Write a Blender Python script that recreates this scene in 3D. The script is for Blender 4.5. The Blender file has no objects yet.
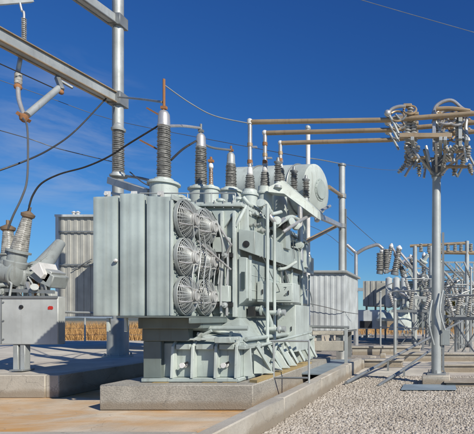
import bpy, math, random
import numpy as np
from mathutils import Vector, Matrix
R = math.radians
random.seed(7)
sc = bpy.context.scene
col = sc.collection
EYE = 1.7
def PX(px, Y): return (px - 440.0) * Y / 500.0
def PZ(py, Y): return EYE - (py - 318.0) * Y / 500.0
def P(px, py, Y): return Vector((PX(px, Y), Y, PZ(py, Y)))

# ------------------------------------------------------------------ materials
def newmat(name):
    m = bpy.data.materials.new(name); m.use_nodes = True
    nt = m.node_tree; b = nt.nodes['Principled BSDF']
    return m, nt, b
def N(nt, t, **k):
    n = nt.nodes.new(t)
    for a, v in k.items():
        if a in n.inputs: n.inputs[a].default_value = v
        else: setattr(n, a, v)
    return n
def coords(nt, scale=(1, 1, 1), kind='pos'):
    if kind == 'pos':
        g = N(nt, 'ShaderNodeNewGeometry').outputs['Position']
    else:
        g = N(nt, 'ShaderNodeTexCoord').outputs['Object']
    mp = N(nt, 'ShaderNodeMapping'); mp.inputs['Scale'].default_value = scale
    nt.links.new(g, mp.inputs['Vector'])
    return mp.outputs['Vector']
def noise(nt, scale, detail=4, rough=.55, cs=(1, 1, 1), kind='obj', dist=0):
    n = N(nt, 'ShaderNodeTexNoise'); n.inputs['Scale'].default_value = scale
    n.inputs['Detail'].default_value = detail; n.inputs['Roughness'].default_value = rough
    n.inputs['Distortion'].default_value = dist
    nt.links.new(coords(nt, cs, kind), n.inputs['Vector'])
    return n.outputs['Fac']
def ramp(nt, fac, stops):
    r = N(nt, 'ShaderNodeValToRGB'); el = r.color_ramp.elements
    while len(el) < len(stops): el.new(.5)
    for e, (p, c) in zip(el, stops):
        e.position = p; e.color = (c, c, c, 1) if isinstance(c, (int, float)) else (*c, 1)
    nt.links.new(fac, r.inputs['Fac'])
    return r.outputs['Color']
def mix(nt, a, b, fac, mode='MIX'):
    m = N(nt, 'ShaderNodeMix', data_type='RGBA', blend_type=mode)
    for s, v in ((m.inputs[6], a), (m.inputs[7], b), (m.inputs[0], fac)):
        if hasattr(v, 'is_linked'): nt.links.new(v, s)
        elif isinstance(v, (int, float)): s.default_value = v
        else: s.default_value = (*v, 1)
    return m.outputs[2]
def bump(nt, b, h, strength=.3, dist=.01):
    n = N(nt, 'ShaderNodeBump'); n.inputs['Strength'].default_value = strength
    n.inputs['Distance'].default_value = dist
    nt.links.new(h, n.inputs['Height']); nt.links.new(n.outputs['Normal'], b.inputs['Normal'])
def tone(c, k): return tuple(min(1, x * k) for x in c)
def paint(name, c, rough=.5, dirt=.5, metal=0.0, dcol=(.10, .085, .06), streak=True, big=1.3):
    m, nt, b = newmat(name)
    n1 = noise(nt, big, 5)
    base = mix(nt, tone(c, .78), tone(c, 1.12), ramp(nt, n1, [(.35, 0.), (.68, 1.)]))
    if streak:
        s = noise(nt, 9, 4, .6, (1, 1, .07))
        base = mix(nt, base, dcol, mul(nt, ramp(nt, s, [(.55, 0.), (.78, 1.)]), dirt * .6))
    sp = noise(nt, 26, 3, .7)
    base = mix(nt, base, dcol, mul(nt, ramp(nt, sp, [(.62, 0.), (.74, 1.)]), dirt * .7))
    if streak and metal < .2:
        ru = noise(nt, 5, 6, .75, (1, 1, .35)); base = mix(nt, base, (.20, .10, .045), mul(nt, ramp(nt, ru, [(.66, 0.), (.72, 1.)]), dirt * .8))
        rn = noise(nt, 3.2, 3, .5, (3, 3, .05)); base = mix(nt, base, tone(dcol, 1.6), mul(nt, ramp(nt, rn, [(.62, 0.), (.75, 1.)]), dirt * .7))
    nt.links.new(base, b.inputs['Base Color'])
    rr = N(nt, 'ShaderNodeMapRange'); rr.inputs['To Min'].default_value = rough - .12; rr.inputs['To Max'].default_value = rough + .15
    nt.links.new(noise(nt, 6, 3), rr.inputs['Value']); nt.links.new(rr.outputs[0], b.inputs['Roughness'])
    b.inputs['Metallic'].default_value = metal
    bump(nt, b, noise(nt, 14, 4), .12, .01)
    return m
def mul(nt, a, k):
    m = N(nt, 'ShaderNodeMath', operation='MULTIPLY'); nt.links.new(a, m.inputs[0]); m.inputs[1].default_value = k
    return m.outputs[0]
M = {}
M['grey'] = paint('transformer_paint', (.42, .475, .44), .45, .7)
M['grey2'] = paint('transformer_paint_pale', (.50, .55, .51), .5, .65)
M['rad'] = paint('radiator_paint', (.42, .48, .452), .42, .25)
M['under'] = paint('shaded_support_paint', (.17, .205, .19), .5, .6)  # darker tone puts the shadow under the radiators into the colour
M['grime'] = paint('grimy_paint', (.30, .325, .315), .5, .8)
M['galv'] = paint('galvanised_steel', (.44, .46, .445), .5, .6, .3, (.16, .15, .13))
M['galvd'] = paint('dull_galvanised_steel', (.26, .275, .275), .5, .5, .35, (.09, .075, .06))
M['alum'] = paint('aluminium', (.55, .54, .52), .38, .5, .55, (.2, .14, .08))
M['bus'] = paint('tarnished_bus_tube', (.44, .33, .205), .45, .9, .3, (.20, .09, .035))
M['rustd'] = paint('weathered_bronze', (.24, .17, .11), .6, .7, .3)
M['rust'] = paint('rusty_steel', (.33, .15, .06), .8, .8, 0, (.07, .05, .04))
M['blade'] = paint('fan_blade_paint', (.17, .175, .165), .5, .6)
M['motor'] = paint('fan_motor_paint', (.40, .40, .38), .45, 1.0)
M['white'] = paint('white_fitting', (.70, .69, .66), .45, .5)
M['cabinet'] = paint('breaker_cabinet_paint', (.50, .52, .50), .5, .3)
M['wall'] = paint('corrugated_wall_paint', (.40, .395, .35), .6, .6)
M['wallw'] = paint('pale_corrugated_paint', (.52, .55, .55), .55, .4)
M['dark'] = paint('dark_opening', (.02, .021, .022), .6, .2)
M['glass'] = paint('gauge_glass', (.05, .07, .07), .15, .1)
M['black'] = paint('black_cable', (.035, .035, .035), .5, .5)
M['wire'] = paint('weathered_wire', (.13, .13, .13), .5, .3, .3)
M['red'] = paint('red_mark', (.55, .03, .02), .5, .2)
M['yellow'] = paint('yellow_foam', (.42, .31, .14), .9, .8, 0, (.15, .07, .02))
M['marks'] = paint('black_marking', (.03, .035, .035), .6, .2)
M['plate'] = paint('blue_grey_steel_plate', (.24, .30, .34), .5, .5)
M['bark'] = paint('bark', (.10, .075, .05), .9, .5)
def porcelain(name, c):
    m, nt, b = newmat(name)
    nt.links.new(mix(nt, tone(c, .55), tone(c, 1.3), ramp(nt, noise(nt, 12, 4), [(.35, 0.), (.65, 1.)])), b.inputs['Base Color'])
    b.inputs['Roughness'].default_value = .3
    return m
M['porc'] = porcelain('grey_porcelain', (.24, .235, .215))
M['porcb'] = porcelain('brown_porcelain', (.26, .19, .14))
M['porcs'] = porcelain('weathered_porcelain', (.33, .32, .285))
M['porcl'] = porcelain('pale_porcelain', (.44, .43, .40))
def concrete(name, c, stain=(.30, .20, .10), amt=.6, blocky=False, th=(.48, .64)):
    m, nt, b = newmat(name)
    base = mix(nt, tone(c, .72), tone(c, 1.15), ramp(nt, noise(nt, 1.1, 7, .65, kind='pos'), [(.3, 0.), (.7, 1.)]))
    base = mix(nt, base, tone(c, .5), mul(nt, ramp(nt, noise(nt, 35, 4, .8, kind='pos'), [(.52, 0.), (.7, 1.)]), .5))
    base = mix(nt, base, stain, mul(nt, ramp(nt, noise(nt, .55, 5, .6, (.5, 1, 1.0), 'pos', .6), [(th[0], 0.), (th[1], 1.)]), amt))
    if blocky:
        v = N(nt, 'ShaderNodeTexVoronoi'); v.inputs['Scale'].default_value = 30
        nt.links.new(coords(nt, (1, 1, 2.2), 'pos'), v.inputs['Vector'])
        base = mix(nt, base, tone(c, .45), mul(nt, ramp(nt, v.outputs['Distance'], [(.25, 0.), (.7, 1.)]), .55))
        bump(nt, b, v.outputs['Distance'], .35, .012)
    else:
        bump(nt, b, noise(nt, 30, 6, .7, kind='pos'), .5, .015)
    zz = N(nt, 'ShaderNodeSeparateXYZ'); nt.links.new(coords(nt), zz.inputs[0])
    za_ = N(nt, 'ShaderNodeMath', operation='ADD'); nt.links.new(zz.outputs['Z'], za_.inputs[0]); nt.links.new(mul(nt, noise(nt, 3, 5, .7, kind='pos'), -.22), za_.inputs[1])
    if name not in ('stained_basin_floor', 'tan_dirt', 'pale_slab'): base = mix(nt, base, tone(stain, .75), mul(nt, ramp(nt, za_.outputs[0], [(0., 1.), (.09, 0.)]), .7))
    wv = N(nt, 'ShaderNodeTexVoronoi', feature='DISTANCE_TO_EDGE'); wv.inputs['Scale'].default_value = .9
    wn = N(nt, 'ShaderNodeTexNoise'); wn.inputs['Scale'].default_value = 3; wn.inputs['Detail'].default_value = 6; nt.links.new(coords(nt), wn.inputs['Vector'])
    va = N(nt, 'ShaderNodeVectorMath', operation='ADD'); nt.links.new(coords(nt), va.inputs[0]); vs_ = N(nt, 'ShaderNodeVectorMath', operation='SCALE'); vs_.inputs['Scale'].default_value = .5
    nt.links.new(wn.outputs['Color'], vs_.inputs[0]); nt.links.new(vs_.outputs[0], va.inputs[1]); nt.links.new(va.outputs[0], wv.inputs['Vector'])
    base = mix(nt, base, tone(c, .35), mul(nt, ramp(nt, wv.outputs['Distance'], [(0., 1.), (.008, 0.)]), .55))
    nt.links.new(base, b.inputs['Base Color']); b.inputs['Roughness'].default_value = .88
    return m
M['conc'] = concrete('concrete', (.47, .43, .36), (.33, .26, .18), .35)
M['plinth'] = concrete('rough_concrete', (.44, .41, .35), (.30, .24, .17), .3, True)
M['floor'] = concrete('stained_basin_floor', (.62, .52, .39), (.55, .29, .085), 1.0, False, (.40, .58))
M['dirt'] = concrete('tan_dirt', (.60, .55, .46), (.42, .35, .28), .5)
M['slab'] = concrete('pale_slab', (.49, .46, .41), (.36, .32, .27), .35)
def gravel_mat():
    m, nt, b = newmat('gravel')
    v = N(nt, 'ShaderNodeTexVoronoi'); v.inputs['Scale'].default_value = 26
    nt.links.new(coords(nt, (1, 1, 1), 'pos'), v.inputs['Vector'])
    sep = N(nt, 'ShaderNodeSeparateColor'); nt.links.new(v.outputs['Color'], sep.inputs[0])
    c = ramp(nt, sep.outputs[0], [(0., (.26, .22, .17)), (.35, (.38, .33, .27)), (.7, (.46, .41, .34)), (1., (.56, .51, .44))])
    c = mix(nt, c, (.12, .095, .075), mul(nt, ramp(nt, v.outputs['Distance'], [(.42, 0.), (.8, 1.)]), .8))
    big = noise(nt, .5, 6, .6, kind='pos')
    c = mix(nt, c, (.42, .365, .31), ramp(nt, big, [(.4, 0.), (.62, .45)]))
    nt.links.new(c, b.inputs['Base Color']); b.inputs['Roughness'].default_value = .9
    inv = N(nt, 'ShaderNodeMath', operation='SUBTRACT'); inv.inputs[0].default_value = 1
    nt.links.new(v.outputs['Distance'], inv.inputs[1])
    bump(nt, b, inv.outputs[0], .8, .03)
    return m
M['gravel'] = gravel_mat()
def stone_mat():
    m, nt, b = newmat('loose_stone')
    g = N(nt, 'ShaderNodeNewGeometry')
    pn = noise(nt, .8, 5, .65, kind='pos')
    c = ramp(nt, g.outputs['Random Per Island'], [(0., (.28, .24, .19)), (.2, (.39, .34, .28)), (.6, (.47, .42, .35)), (1., (.58, .53, .46))])
    c = mix(nt, c, (.30, .255, .20), mul(nt, ramp(nt, pn, [(.42, 0.), (.66, 1.)]), .55))
    nt.links.new(c, b.inputs['Base Color']); b.inputs['Roughness'].default_value = .85
    return m
M['stone'] = stone_mat()
def grass_mat(name, a, c):
    m, nt, b = newmat(name)
    g = N(nt, 'ShaderNodeNewGeometry')
    nt.links.new(ramp(nt, g.outputs['Random Per Island'], [(0., a), (1., c)]), b.inputs['Base Color'])
    b.inputs['Roughness'].default_value = .8
    return m
M['straw'] = grass_mat('dry_grass', (.26, .13, .045), (.62, .37, .14))
M['leaf'] = grass_mat('autumn_leaf', (.08, .08, .02), (.42, .33, .08))
M['leafg'] = grass_mat('green_leaf', (.05, .07, .025), (.20, .22, .07))
def field_mat():
    m, nt, b = newmat('far_field')
    nt.links.new(ramp(nt, noise(nt, .05, 6, .7, kind='pos'), [(.3, (.20, .14, .07)), (.5, (.36, .25, .12)), (.7, (.16, .15, .07))]), b.inputs['Base Color'])
    b.inputs['Roughness'].default_value = .95
    return m
M['field'] = field_mat()

# ------------------------------------------------------------------ mesh builder
def basis(d):
    d = Vector(d).normalized()
    up = Vector((0, 0, 1)) if abs(d.z) < .95 else Vector((1, 0, 0))
    s = d.cross(up).normalized(); u = s.cross(d).normalized()
    return d, s, u
def root_loc(o):
    l = Vector((0, 0, 0))
    while o is not None: l += o.location; o = o.parent
    return l
class MB:
    def __init__(s): s.v = []; s.f = []
    def add(s, vs, fs):
        n = len(s.v); s.v += [tuple(x) for x in vs]; s.f += [tuple(i + n for i in f) for f in fs]; return s
    def box(s, x0, x1, y0, y1, z0, z1):
        return s.add([(x0, y0, z0), (x1, y0, z0), (x1, y1, z0), (x0, y1, z0), (x0, y0, z1), (x1, y0, z1), (x1, y1, z1), (x0, y1, z1)],
                     [(0, 3, 2, 1), (4, 5, 6, 7), (0, 1, 5, 4), (1, 2, 6, 5), (2, 3, 7, 6), (3, 0, 4, 7)])
    def bar(s, p, q, w, h, w2=None, h2=None):
        p = Vector(p); q = Vector(q); d, sd, u = basis(q - p); w2 = w if w2 is None else w2; h2 = h if h2 is None else h2
        vs = [p + sd * (a * w / 2) + u * (b * h / 2) for a, b in ((-1, -1), (1, -1), (1, 1), (-1, 1))]
        vs += [q + sd * (a * w2 / 2) + u * (b * h2 / 2) for a, b in ((-1, -1), (1, -1), (1, 1), (-1, 1))]
        return s.add(vs, [(0, 1, 2, 3), (7, 6, 5, 4), (0, 4, 5, 1), (1, 5, 6, 2), (2, 6, 7, 3), (3, 7, 4, 0)])
    def angle(s, p, q, w, t=.008):
        p = Vector(p); q = Vector(q); d, sd, u = basis(q - p)
        s.bar(p + sd * w / 2, q + sd * w / 2, w, t); s.bar(p + u * (w / 2 + t), q + u * (w / 2 + t), t, w); return s
    def tube(s, pts, r, n=10, closed=False):
        pts = [Vector(p) for p in pts]; k = len(pts)
        rs = r if isinstance(r, (list, tuple)) else [r] * k
        vs = []; prev = None
        for i, p in enumerate(pts):
            if closed: d = pts[(i + 1) % k] - pts[i - 1]
            else: d = pts[min(i + 1, k - 1)] - pts[max(i - 1, 0)]
            d = d.normalized()
            if prev is None: _, sd, u = basis(d)
            else:
                sd = (prev - d * prev.dot(d)).normalized(); u = sd.cross(d).normalized()
            prev = sd
            vs += [p + (sd * math.cos(2 * math.pi * j / n) + u * math.sin(2 * math.pi * j / n)) * rs[i] for j in range(n)]
        fs = []
        for i in range(k if closed else k - 1):
            a = i * n; b = ((i + 1) % k) * n
            for j in range(n): fs.append((a + j, a + (j + 1) % n, b + (j + 1) % n, b + j))
        if not closed: fs.append(tuple(reversed(range(n)))); fs.append(tuple((k - 1) * n + j for j in range(n)))
        return s.add(vs, fs)
    def cyl(s, p, q, r, r2=None, n=16): return s.tube([p, q], [r, r if r2 is None else r2], n)
    def lathe(s, p, d, prof, n=18):
        p = Vector(p); d, sd, u = basis(d); vs = []; fs = []
        for t, r in prof:
            vs += [p + d * t + (sd * math.cos(2 * math.pi * j / n) + u * math.sin(2 * math.pi * j / n)) * max(r, .0005) for j in range(n)]
        for i in range(len(prof) - 1):
            for j in range(n): fs.append((i * n + j, i * n + (j + 1) % n, (i + 1) * n + (j + 1) % n, (i + 1) * n + j))
        fs.append(tuple(reversed(range(n)))); fs.append(tuple((len(prof) - 1) * n + j for j in range(n)))
        return s.add(vs, fs)
    def prism(s, pts, vec):
        n = len(pts); a = [Vector(p) for p in pts]; b = [p + Vector(vec) for p in a]
        return s.add(a + b, [tuple(reversed(range(n))), tuple(range(n, 2 * n))] + [(i, (i + 1) % n, n + (i + 1) % n, n + i) for i in range(n)])
    def ball(s, c, r, n=12, sq=1):
        return s.lathe(Vector(c) - Vector((0, 0, r * sq)), (0, 0, 1), [(r * sq * (1 - math.cos(math.pi * i / 7)), r * math.sin(math.pi * i / 7)) for i in range(8)], n)
    def bolts(s, c, d, rad, k, r=.014, h=.02):
        d, sd, u = basis(d)
        for i in range(k):
            a = 2 * math.pi * i / k; q = Vector(c) + (sd * math.cos(a) + u * math.sin(a)) * rad
            s.cyl(q, q + d * h, r, n=6)
        return s
    def build(s, name, mat, parent=None, bevel=0, label=None):
        me = bpy.data.meshes.new(name); o0 = root_loc(parent) if parent is not None else Vector((0, 0, 0))
        v = [(a - o0.x, b - o0.y, c - o0.z) for a, b, c in s.v]
        me.from_pydata(v, [], s.f); me.validate()
        import bmesh
        bm = bmesh.new(); bm.from_mesh(me); bmesh.ops.recalc_face_normals(bm, faces=bm.faces); bm.to_mesh(me); bm.free()
        me.shade_smooth(); me.set_sharp_from_angle(angle=R(38))
        me.materials.append(M[mat])
        o = bpy.data.objects.new(name, me); col.objects.link(o)
        if parent is not None: o.parent = parent
        if bevel:
            b = o.modifiers.new('bevel', 'BEVEL'); b.width = bevel; b.segments = 1; b.limit_method = 'ANGLE'; b.angle_limit = R(40)
        if label: o['label'] = label
        return o
def tag(o, label=None, cat=None, group=None, kind=None):
    if label: o['label'] = label
    if cat: o['category'] = cat
    if group: o['group'] = group
    if kind: o['kind'] = kind
    return o
def thing(name, loc, label, cat, group=None):
    o = bpy.data.objects.new(name, None); col.objects.link(o); o.location = loc; o.empty_display_size = .2
    return tag(o, label, cat, group)
def single(mb, name, mat, label, cat, group=None, bevel=0):
    return tag(mb.build(name, mat, None, bevel), label, cat, group)
def dup(root, loc, label=None, rotz=0):
    r = root.copy(); col.objects.link(r); r.location = loc; r.rotation_euler = (0, 0, rotz)
    if label: r['label'] = label
    for ch in list(root.children):
        c = ch.copy(); col.objects.link(c); c.parent = r
        for g in list(ch.children):
            d = g.copy(); col.objects.link(d); d.parent = c
    return r
def smooth(pts, k=6):
    pts = [Vector(p) for p in pts]; out = []
    for i in range(len(pts) - 1):
        a = pts[max(i - 1, 0)]; b = pts[i]; c = pts[i + 1]; d = pts[min(i + 2, len(pts) - 1)]
        for j in range(k):
            t = j / k
            out.append(.5 * ((2 * b) + (c - a) * t + (2 * a - 5 * b + 4 * c - d) * t * t + (3 * b - a - 3 * c + d) * t ** 3))
    out.append(pts[-1]); return out
def sheds(L, r0, r1, pitch=.05, out=.035, alt=True):
    """profile of a porcelain insulator: (t, radius) pairs"""
    n = max(2, int(L / pitch)); pr = [(0, r0)]; p = L / n
    for i in range(n):
        t = i * p; r = r0 + (r1 - r0) * i / n; o = out * (1 if (i % 2 == 0 or not alt) else .65)
        pr += [(t + p * .1, r), (t + p * .35, r + o), (t + p * .5, r + o), (t + p * .95, r)]
    pr.append((L, r1)); return pr
UP = Vector((0, 0, 1))

# ------------------------------------------------------------------ ground and setting
def sheet(name, x0, x1, y0, y1, z, mat, kind='structure', nx=1, ny=1):
    o = MB().add([(x0, y0, z), (x1, y0, z), (x1, y1, z), (x0, y1, z)], [(0, 1, 2, 3)]).build(name, mat)
    return tag(o, kind=kind)
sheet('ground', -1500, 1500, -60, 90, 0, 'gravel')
sheet('field', -3000, 3000, 90, 4000, -.05, 'field')
sheet('basin_floor', -20, -2.78, 5.9, 20, .004, 'floor')
sheet('dirt_track', -2.55, 40, 14.6, 70, .006, 'dirt')
T = .47
MB().box(-90, -8.1, 10.62, 48, .002, T).build('terrace', 'dirt')['kind'] = 'structure'
b = MB(); b.box(-8.36, -8.08, 10.6, 20, .003, T + .02); b.box(-20, -8.362, 10.58, 10.9, .003, T + .02)
single(b, 'basin_wall', 'conc', 'low concrete wall edging the left side of the basin, under the breaker cabinet', 'wall', bevel=.015)
b = MB()
for i, (y0, y1) in enumerate([(5.6, 8.35), (8.362, 11.0), (11.012, 13.9), (13.912, 16.6)]):
    b.box(-2.82, -2.6, y0, y1, -.05, .37)
single(b, 'kerb_wall', 'conc', 'long straight concrete kerb running back between the gravel and the stained basin', 'kerb', bevel=.018)
single(MB().box(-20, -2.83, 5.6, 5.86, -.05, .37), 'basin_wall', 'conc', 'concrete wall top along the bottom edge of the picture, closing the basin in front', 'wall', bevel=.018)
# gravel stones
def stones(name, cnt, region, rmin, rmax, seed):
    rng = np.random.default_rng(seed)
    t = (1 + 5 ** .5) / 2
    iv = np.array([(-1, t, 0), (1, t, 0), (-1, -t, 0), (1, -t, 0), (0, -1, t), (0, 1, t), (0, -1, -t), (0, 1, -t), (t, 0, -1), (t, 0, 1), (-t, 0, -1), (-t, 0, 1)], float)
    iv /= np.linalg.norm(iv[0])
    ifc = np.array([(0, 11, 5), (0, 5, 1), (0, 1, 7), (0, 7, 10), (0, 10, 11), (1, 5, 9), (5, 11, 4), (11, 10, 2), (10, 7, 6), (7, 1, 8), (3, 9, 4), (3, 4, 2), (3, 2, 6), (3, 6, 8), (3, 8, 9), (4, 9, 5), (2, 4, 11), (6, 2, 10), (8, 6, 7), (9, 8, 1)])
    x0, x1, y0, y1 = region
    y = y0 + (y1 - y0) * rng.random(cnt) ** 1.7
    x = x0 + (x1 - x0) * rng.random(cnt)
    r = rmin + (rmax - rmin) * rng.random(cnt) ** 3.2
    sc3 = np.stack([r * (.75 + .5 * rng.random(cnt)), r * (.75 + .5 * rng.random(cnt)), r * (.45 + .35 * rng.random(cnt))], 1)
    v = iv[None] * (1 + .35 * (rng.random((cnt, 12, 1)) - .5)) * sc3[:, None, :]
    a = rng.random(cnt) * 6.28; ca, sa = np.cos(a), np.sin(a)
    vx = v[:, :, 0] * ca[:, None] - v[:, :, 1] * sa[:, None]; vy = v[:, :, 0] * sa[:, None] + v[:, :, 1] * ca[:, None]
    v[:, :, 0] = vx + x[:, None]; v[:, :, 1] = vy + y[:, None]; v[:, :, 2] += (r * .3)[:, None]
    f = (ifc[None] + (np.arange(cnt) * 12)[:, None, None]).reshape(-1, 3)
    me = bpy.data.meshes.new(name); nv = cnt * 12; nf = cnt * 20
    me.vertices.add(nv); me.vertices.foreach_set('co', v.reshape(-1).astype(np.float32))
    me.loops.add(nf * 3); me.loops.foreach_set('vertex_index', f.reshape(-1).astype(np.int32))
    me.polygons.add(nf); me.polygons.foreach_set('loop_start', (np.arange(nf) * 3).astype(np.int32))
    me.update(); me.validate(); me.materials.append(M['stone'])
    o = bpy.data.objects.new(name, me); col.objects.link(o)
    return tag(o, 'loose tan and grey gravel stones covering the ground right of the kerb', 'gravel', kind='stuff')
stones('gravel_stones', 60000, (-2.58, 1.6, 6.9, 14.5), .008, .031, 3)

# ------------------------------------------------------------------ plinth
single(MB().box(-6.23, -3.42, 9.14, 15.6, .006, .475), 'concrete_plinth', 'plinth', 'rough concrete plinth carrying the big grey transformer', 'plinth', bevel=.02)
# ------------------------------------------------------------------ main transformer
tr = thing('power_transformer', (-5.0, 12.0, .475), 'large grey-green oil-filled power transformer on the concrete plinth in the centre', 'transformer')
XR = -4.2                       # long side of the upper tank
# lower tank
b = MB()
b.box(-5.6, -3.84, 9.62, 15.1, .56, 1.22)
b.add([(-5.6, 9.62, 1.225), (-3.84, 9.62, 1.225), (-3.84, 15.1, 1.225), (-5.6, 15.1, 1.225), (-6.1, 10.5, 1.7), (XR, 10.5, 1.7), (XR, 15.0, 1.7), (-6.1, 15.0, 1.7)],
      [(0, 1, 5, 4), (1, 2, 6, 5), (2, 3, 7, 6), (3, 0, 4, 7), (4, 5, 6, 7)])
b.box(-5.66, -3.80, 9.46, 15.14, .485, .558)
b.build('lower_tank', 'grey', tr, .012)
for x in (-5.1, -4.72, -4.28, -3.89):           # U ribs on the end face, with recessed pockets between
    MB().prism([(x, 9.615, .56), (x, 9.44, .56), (x, 9.48, 1.16), (x, 9.615, 1.27)], (.05, 0, 0)).build('stiffener_rib', 'grey2', tr, .006)
for x0, x1 in ((-5.04, -4.74), (-4.66, -4.30), (-4.22, -3.91)):
    MB().box(x0 + .02, x1 - .01, 9.50, 9.612, 1.10, 1.2).build('rib_cap', 'grey', tr, .008)
b = MB()
for i in range(8):
    y = 9.75 + i * .7
    b = MB().prism([(-3.838, y, .56), (-3.66, y, .56), (-3.70, y, 1.12), (-3.838, y, 1.24)], (0, .05, 0)); b.build('stiffener_rib', 'grey2', tr, .006)
MB().box(-3.838, -3.70, 9.5, 15.0, 1.10, 1.17).build('side_ledge', 'grey', tr, .008)
for x, y in ((-4.88, 9.6), (-4.1, 9.6)):
    MB().lathe((x, 9.608, .80), (0, -1, 0), [(0, .05), (.03, .05), (.032, .032), (.12, .032), (.122, .05), (.16, .05)], 12).build('drain_valve', 'white', tr)
    MB().cyl((x - .07, 9.5, .78), (x + .09, 9.5, .86), .02, n=8).build('valve_lever', 'dark', tr)
for i, x in enumerate((-5.3, -4.35, -3.95)):
    MB().box(x - .12 - .02 * i, x + .16 - .03 * i, 9.40 + .02 * i, 9.7, .477, .484).build('yellow_pad', 'yellow', tr)
MB().prism([(-3.62, 9.5, .477), (-3.44, 9.4, .477), (-3.44, 13.4, .477), (-3.7, 13.4, .477)], (0, 0, .05)).build('yellow_pad', 'yellow', tr)
# upper tank
ZT = 4.02
b = MB(); b.box(-6.4, XR, 10.5, 15.4, 1.702, ZT); b.build('upper_tank', 'grey', tr, .012)
b = MB(); b.box(-6.55, XR + .09, 10.36, 15.5, ZT + .001, ZT + .05); b.box(-6.5, XR + .07, 10.40, 15.45, ZT + .052, ZT + .09)
b.build('tank_cover', 'grey2', tr, .006)
for i in range(30): MB().cyl((XR + .05, 10.5 + i * .165, ZT - .03), (XR + .05, 10.5 + i * .165, ZT + .12), .014, n=6).build('cover_bolt', 'galvd', tr)
for i in range(12): MB().cyl((-6.4 + i * .19, 10.39, ZT - .03), (-6.4 + i * .19, 10.39, ZT + .12), .014, n=6).build('cover_bolt', 'galvd', tr)
# front-face (end) features of upper tank: px 211-238
def fx(px, Y=10.5): return PX(px, Y)
for zc0, zc1 in ((PZ(253, 10.4), PZ(238, 10.4)), (PZ(302, 10.4), PZ(286, 10.4))):
    MB().box(fx(217), fx(233), 10.28, 10.498, zc0, zc1).build('end_box', 'grey2', tr, .01)
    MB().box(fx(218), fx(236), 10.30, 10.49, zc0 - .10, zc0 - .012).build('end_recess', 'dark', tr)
    MB().lathe((fx(230), 10.28, zc0 - .07), (0, -1, 0), [(0, .05), (.02, .06), (.06, .06), (.07, .03), (.12, .03)], 12).build('valve', 'galv', tr)
for px in (212, 224.5, 236.5):
    MB().box(fx(px) - .03, fx(px) + .03, 10.36, 10.499, 1.72, ZT - .1).build('corner_post', 'grey2', tr, .006)
MB().prism([(fx(224), 10.42, ZT - .5), (fx(237), 10.42, ZT - .08), (fx(213), 10.42, ZT - .08)], (0, .05, 0)).build('gusset', 'grey', tr, .006)
MB().box(fx(214), fx(236), 10.44, 10.497, 1.78, 2.3).build('end_panel', 'grey', tr, .006)
MB().cyl((-5.6, 9.6, 1.50), (-3.75, 9.75, 1.50), .045, n=12).build('header_pipe', 'grey', tr)
b = MB(); b.cyl((-4.55, 9.9, 1.48), (-4.1, 9.9, 1.36), .05, n=10); b.cyl((-4.75, 9.95, 1.42), (-4.5, 9.9, 1.52), .035, n=10); b.lathe((-4.15, 9.9, 1.38), (1, 0, -.2), [(0, .05), (.01, .09), (.05, .09), (.06, .05), (.2, .05)], 12)
b.build('drain_pipe', 'grey2', tr)
# long side: girder bands and posts
def band(name, z0, z1, y0, y1, d, mat='grey'):
    return MB().prism([(XR + .001, y0, z0 + .12), (XR + d, y0, z0), (XR + d, y0, z1), (XR + .001, y0, z1 + .03)], (0, y1 - y0, 0)).build(name, mat, tr, .01)
band('girder', 3.02, 3.52, 10.42, 15.3, .34)
MB().prism([(XR + .001, 10.43, 1.96), (XR + .10, 10.43, 2.04), (XR + .17, 10.43, 2.12), (XR + .17, 10.43, 2.96), (XR + .001, 10.43, 2.98)], (0, 4.8, 0)).build('side_panel', 'grey', tr, .01)
MB().lathe((fx(246, 10.4), 10.415, 3.24), (0, -1, 0), [(0, .07), (.012, .07), (.016, .05), (.018, 0)], 16).build('lifting_eye', 'dark', tr)
for i, y in enumerate((10.55, 11.55, 12.55, 13.5, 14.5, 15.3)):
    MB().box(XR + .171, XR + .22, y - .03, y + .03, 2.06, 3.02).build('side_post', 'grey2', tr, .006)
    MB().box(XR + .001, XR + .16, y - .035, y + .035, 3.54, ZT - .02).build('side_post', 'grey2', tr, .006)
# side cabinets
def cab(name, x1, y0, y1, z0, z1, mat='grey2', door=True):
    c = MB().box(XR + .19, x1, y0, y1, z0, z1).build(name, mat, tr, .012)
    if door:
        MB().box(XR + .2, x1 - .03, y0 - .014, y0 - .002, z0 + .05, z1 - .05).build('door', mat, c, .005)
        MB().box(x1 - .11, x1 - .09, y0 - .04, y0 - .0145, (z0 + z1) / 2 - .05, (z0 + z1) / 2 + .05).build('handle', 'dark', c)
    return c
cab('terminal_box', XR + .42, 10.95, 11.4, 2.05, 2.5)
big = cab('control_cabinet', -3.55, 12.3, 13.6, .86, 2.02, 'grey2')
c2 = cab('gauge_cabinet', -3.50, 11.9, 12.5, 2.07, 2.53)
b = MB()                                                        # black characters on the gauge cabinet
cx, cz, yy = -3.68, 2.34, 11.884
def glyph(b, segs, cx, cz, s, y):
    for (x0, z0, x1, z1) in segs: b.bar((cx + x0 * s, y, cz + z0 * s), (cx + x1 * s, y, cz + z1 * s), .004, .009)
glyph(b, [(0, 1, 1, 1), (1, 1, .3, 0)], cx - .03, cz + .03, .06, yy - .006)
glyph(b, [(0, 0, 1, 1), (0, 0, 1, 0), (1, 1, 1, 0)], cx - .03, cz - .11, .06, yy - .006)
b.build('number_marking', 'marks', c2)
MB().box(PX(245, 10.6), PX(248.5, 10.6), 10.39, 10.415, 2.30, 2.66).build('sight_glass', 'glass', tr)
for y in (11.5, 12.9, 14.2):
    MB().box(XR + .172, XR + .2, y, y + .16, 2.60, 2.92).build('sight_glass', 'glass', tr, .004)
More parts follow.
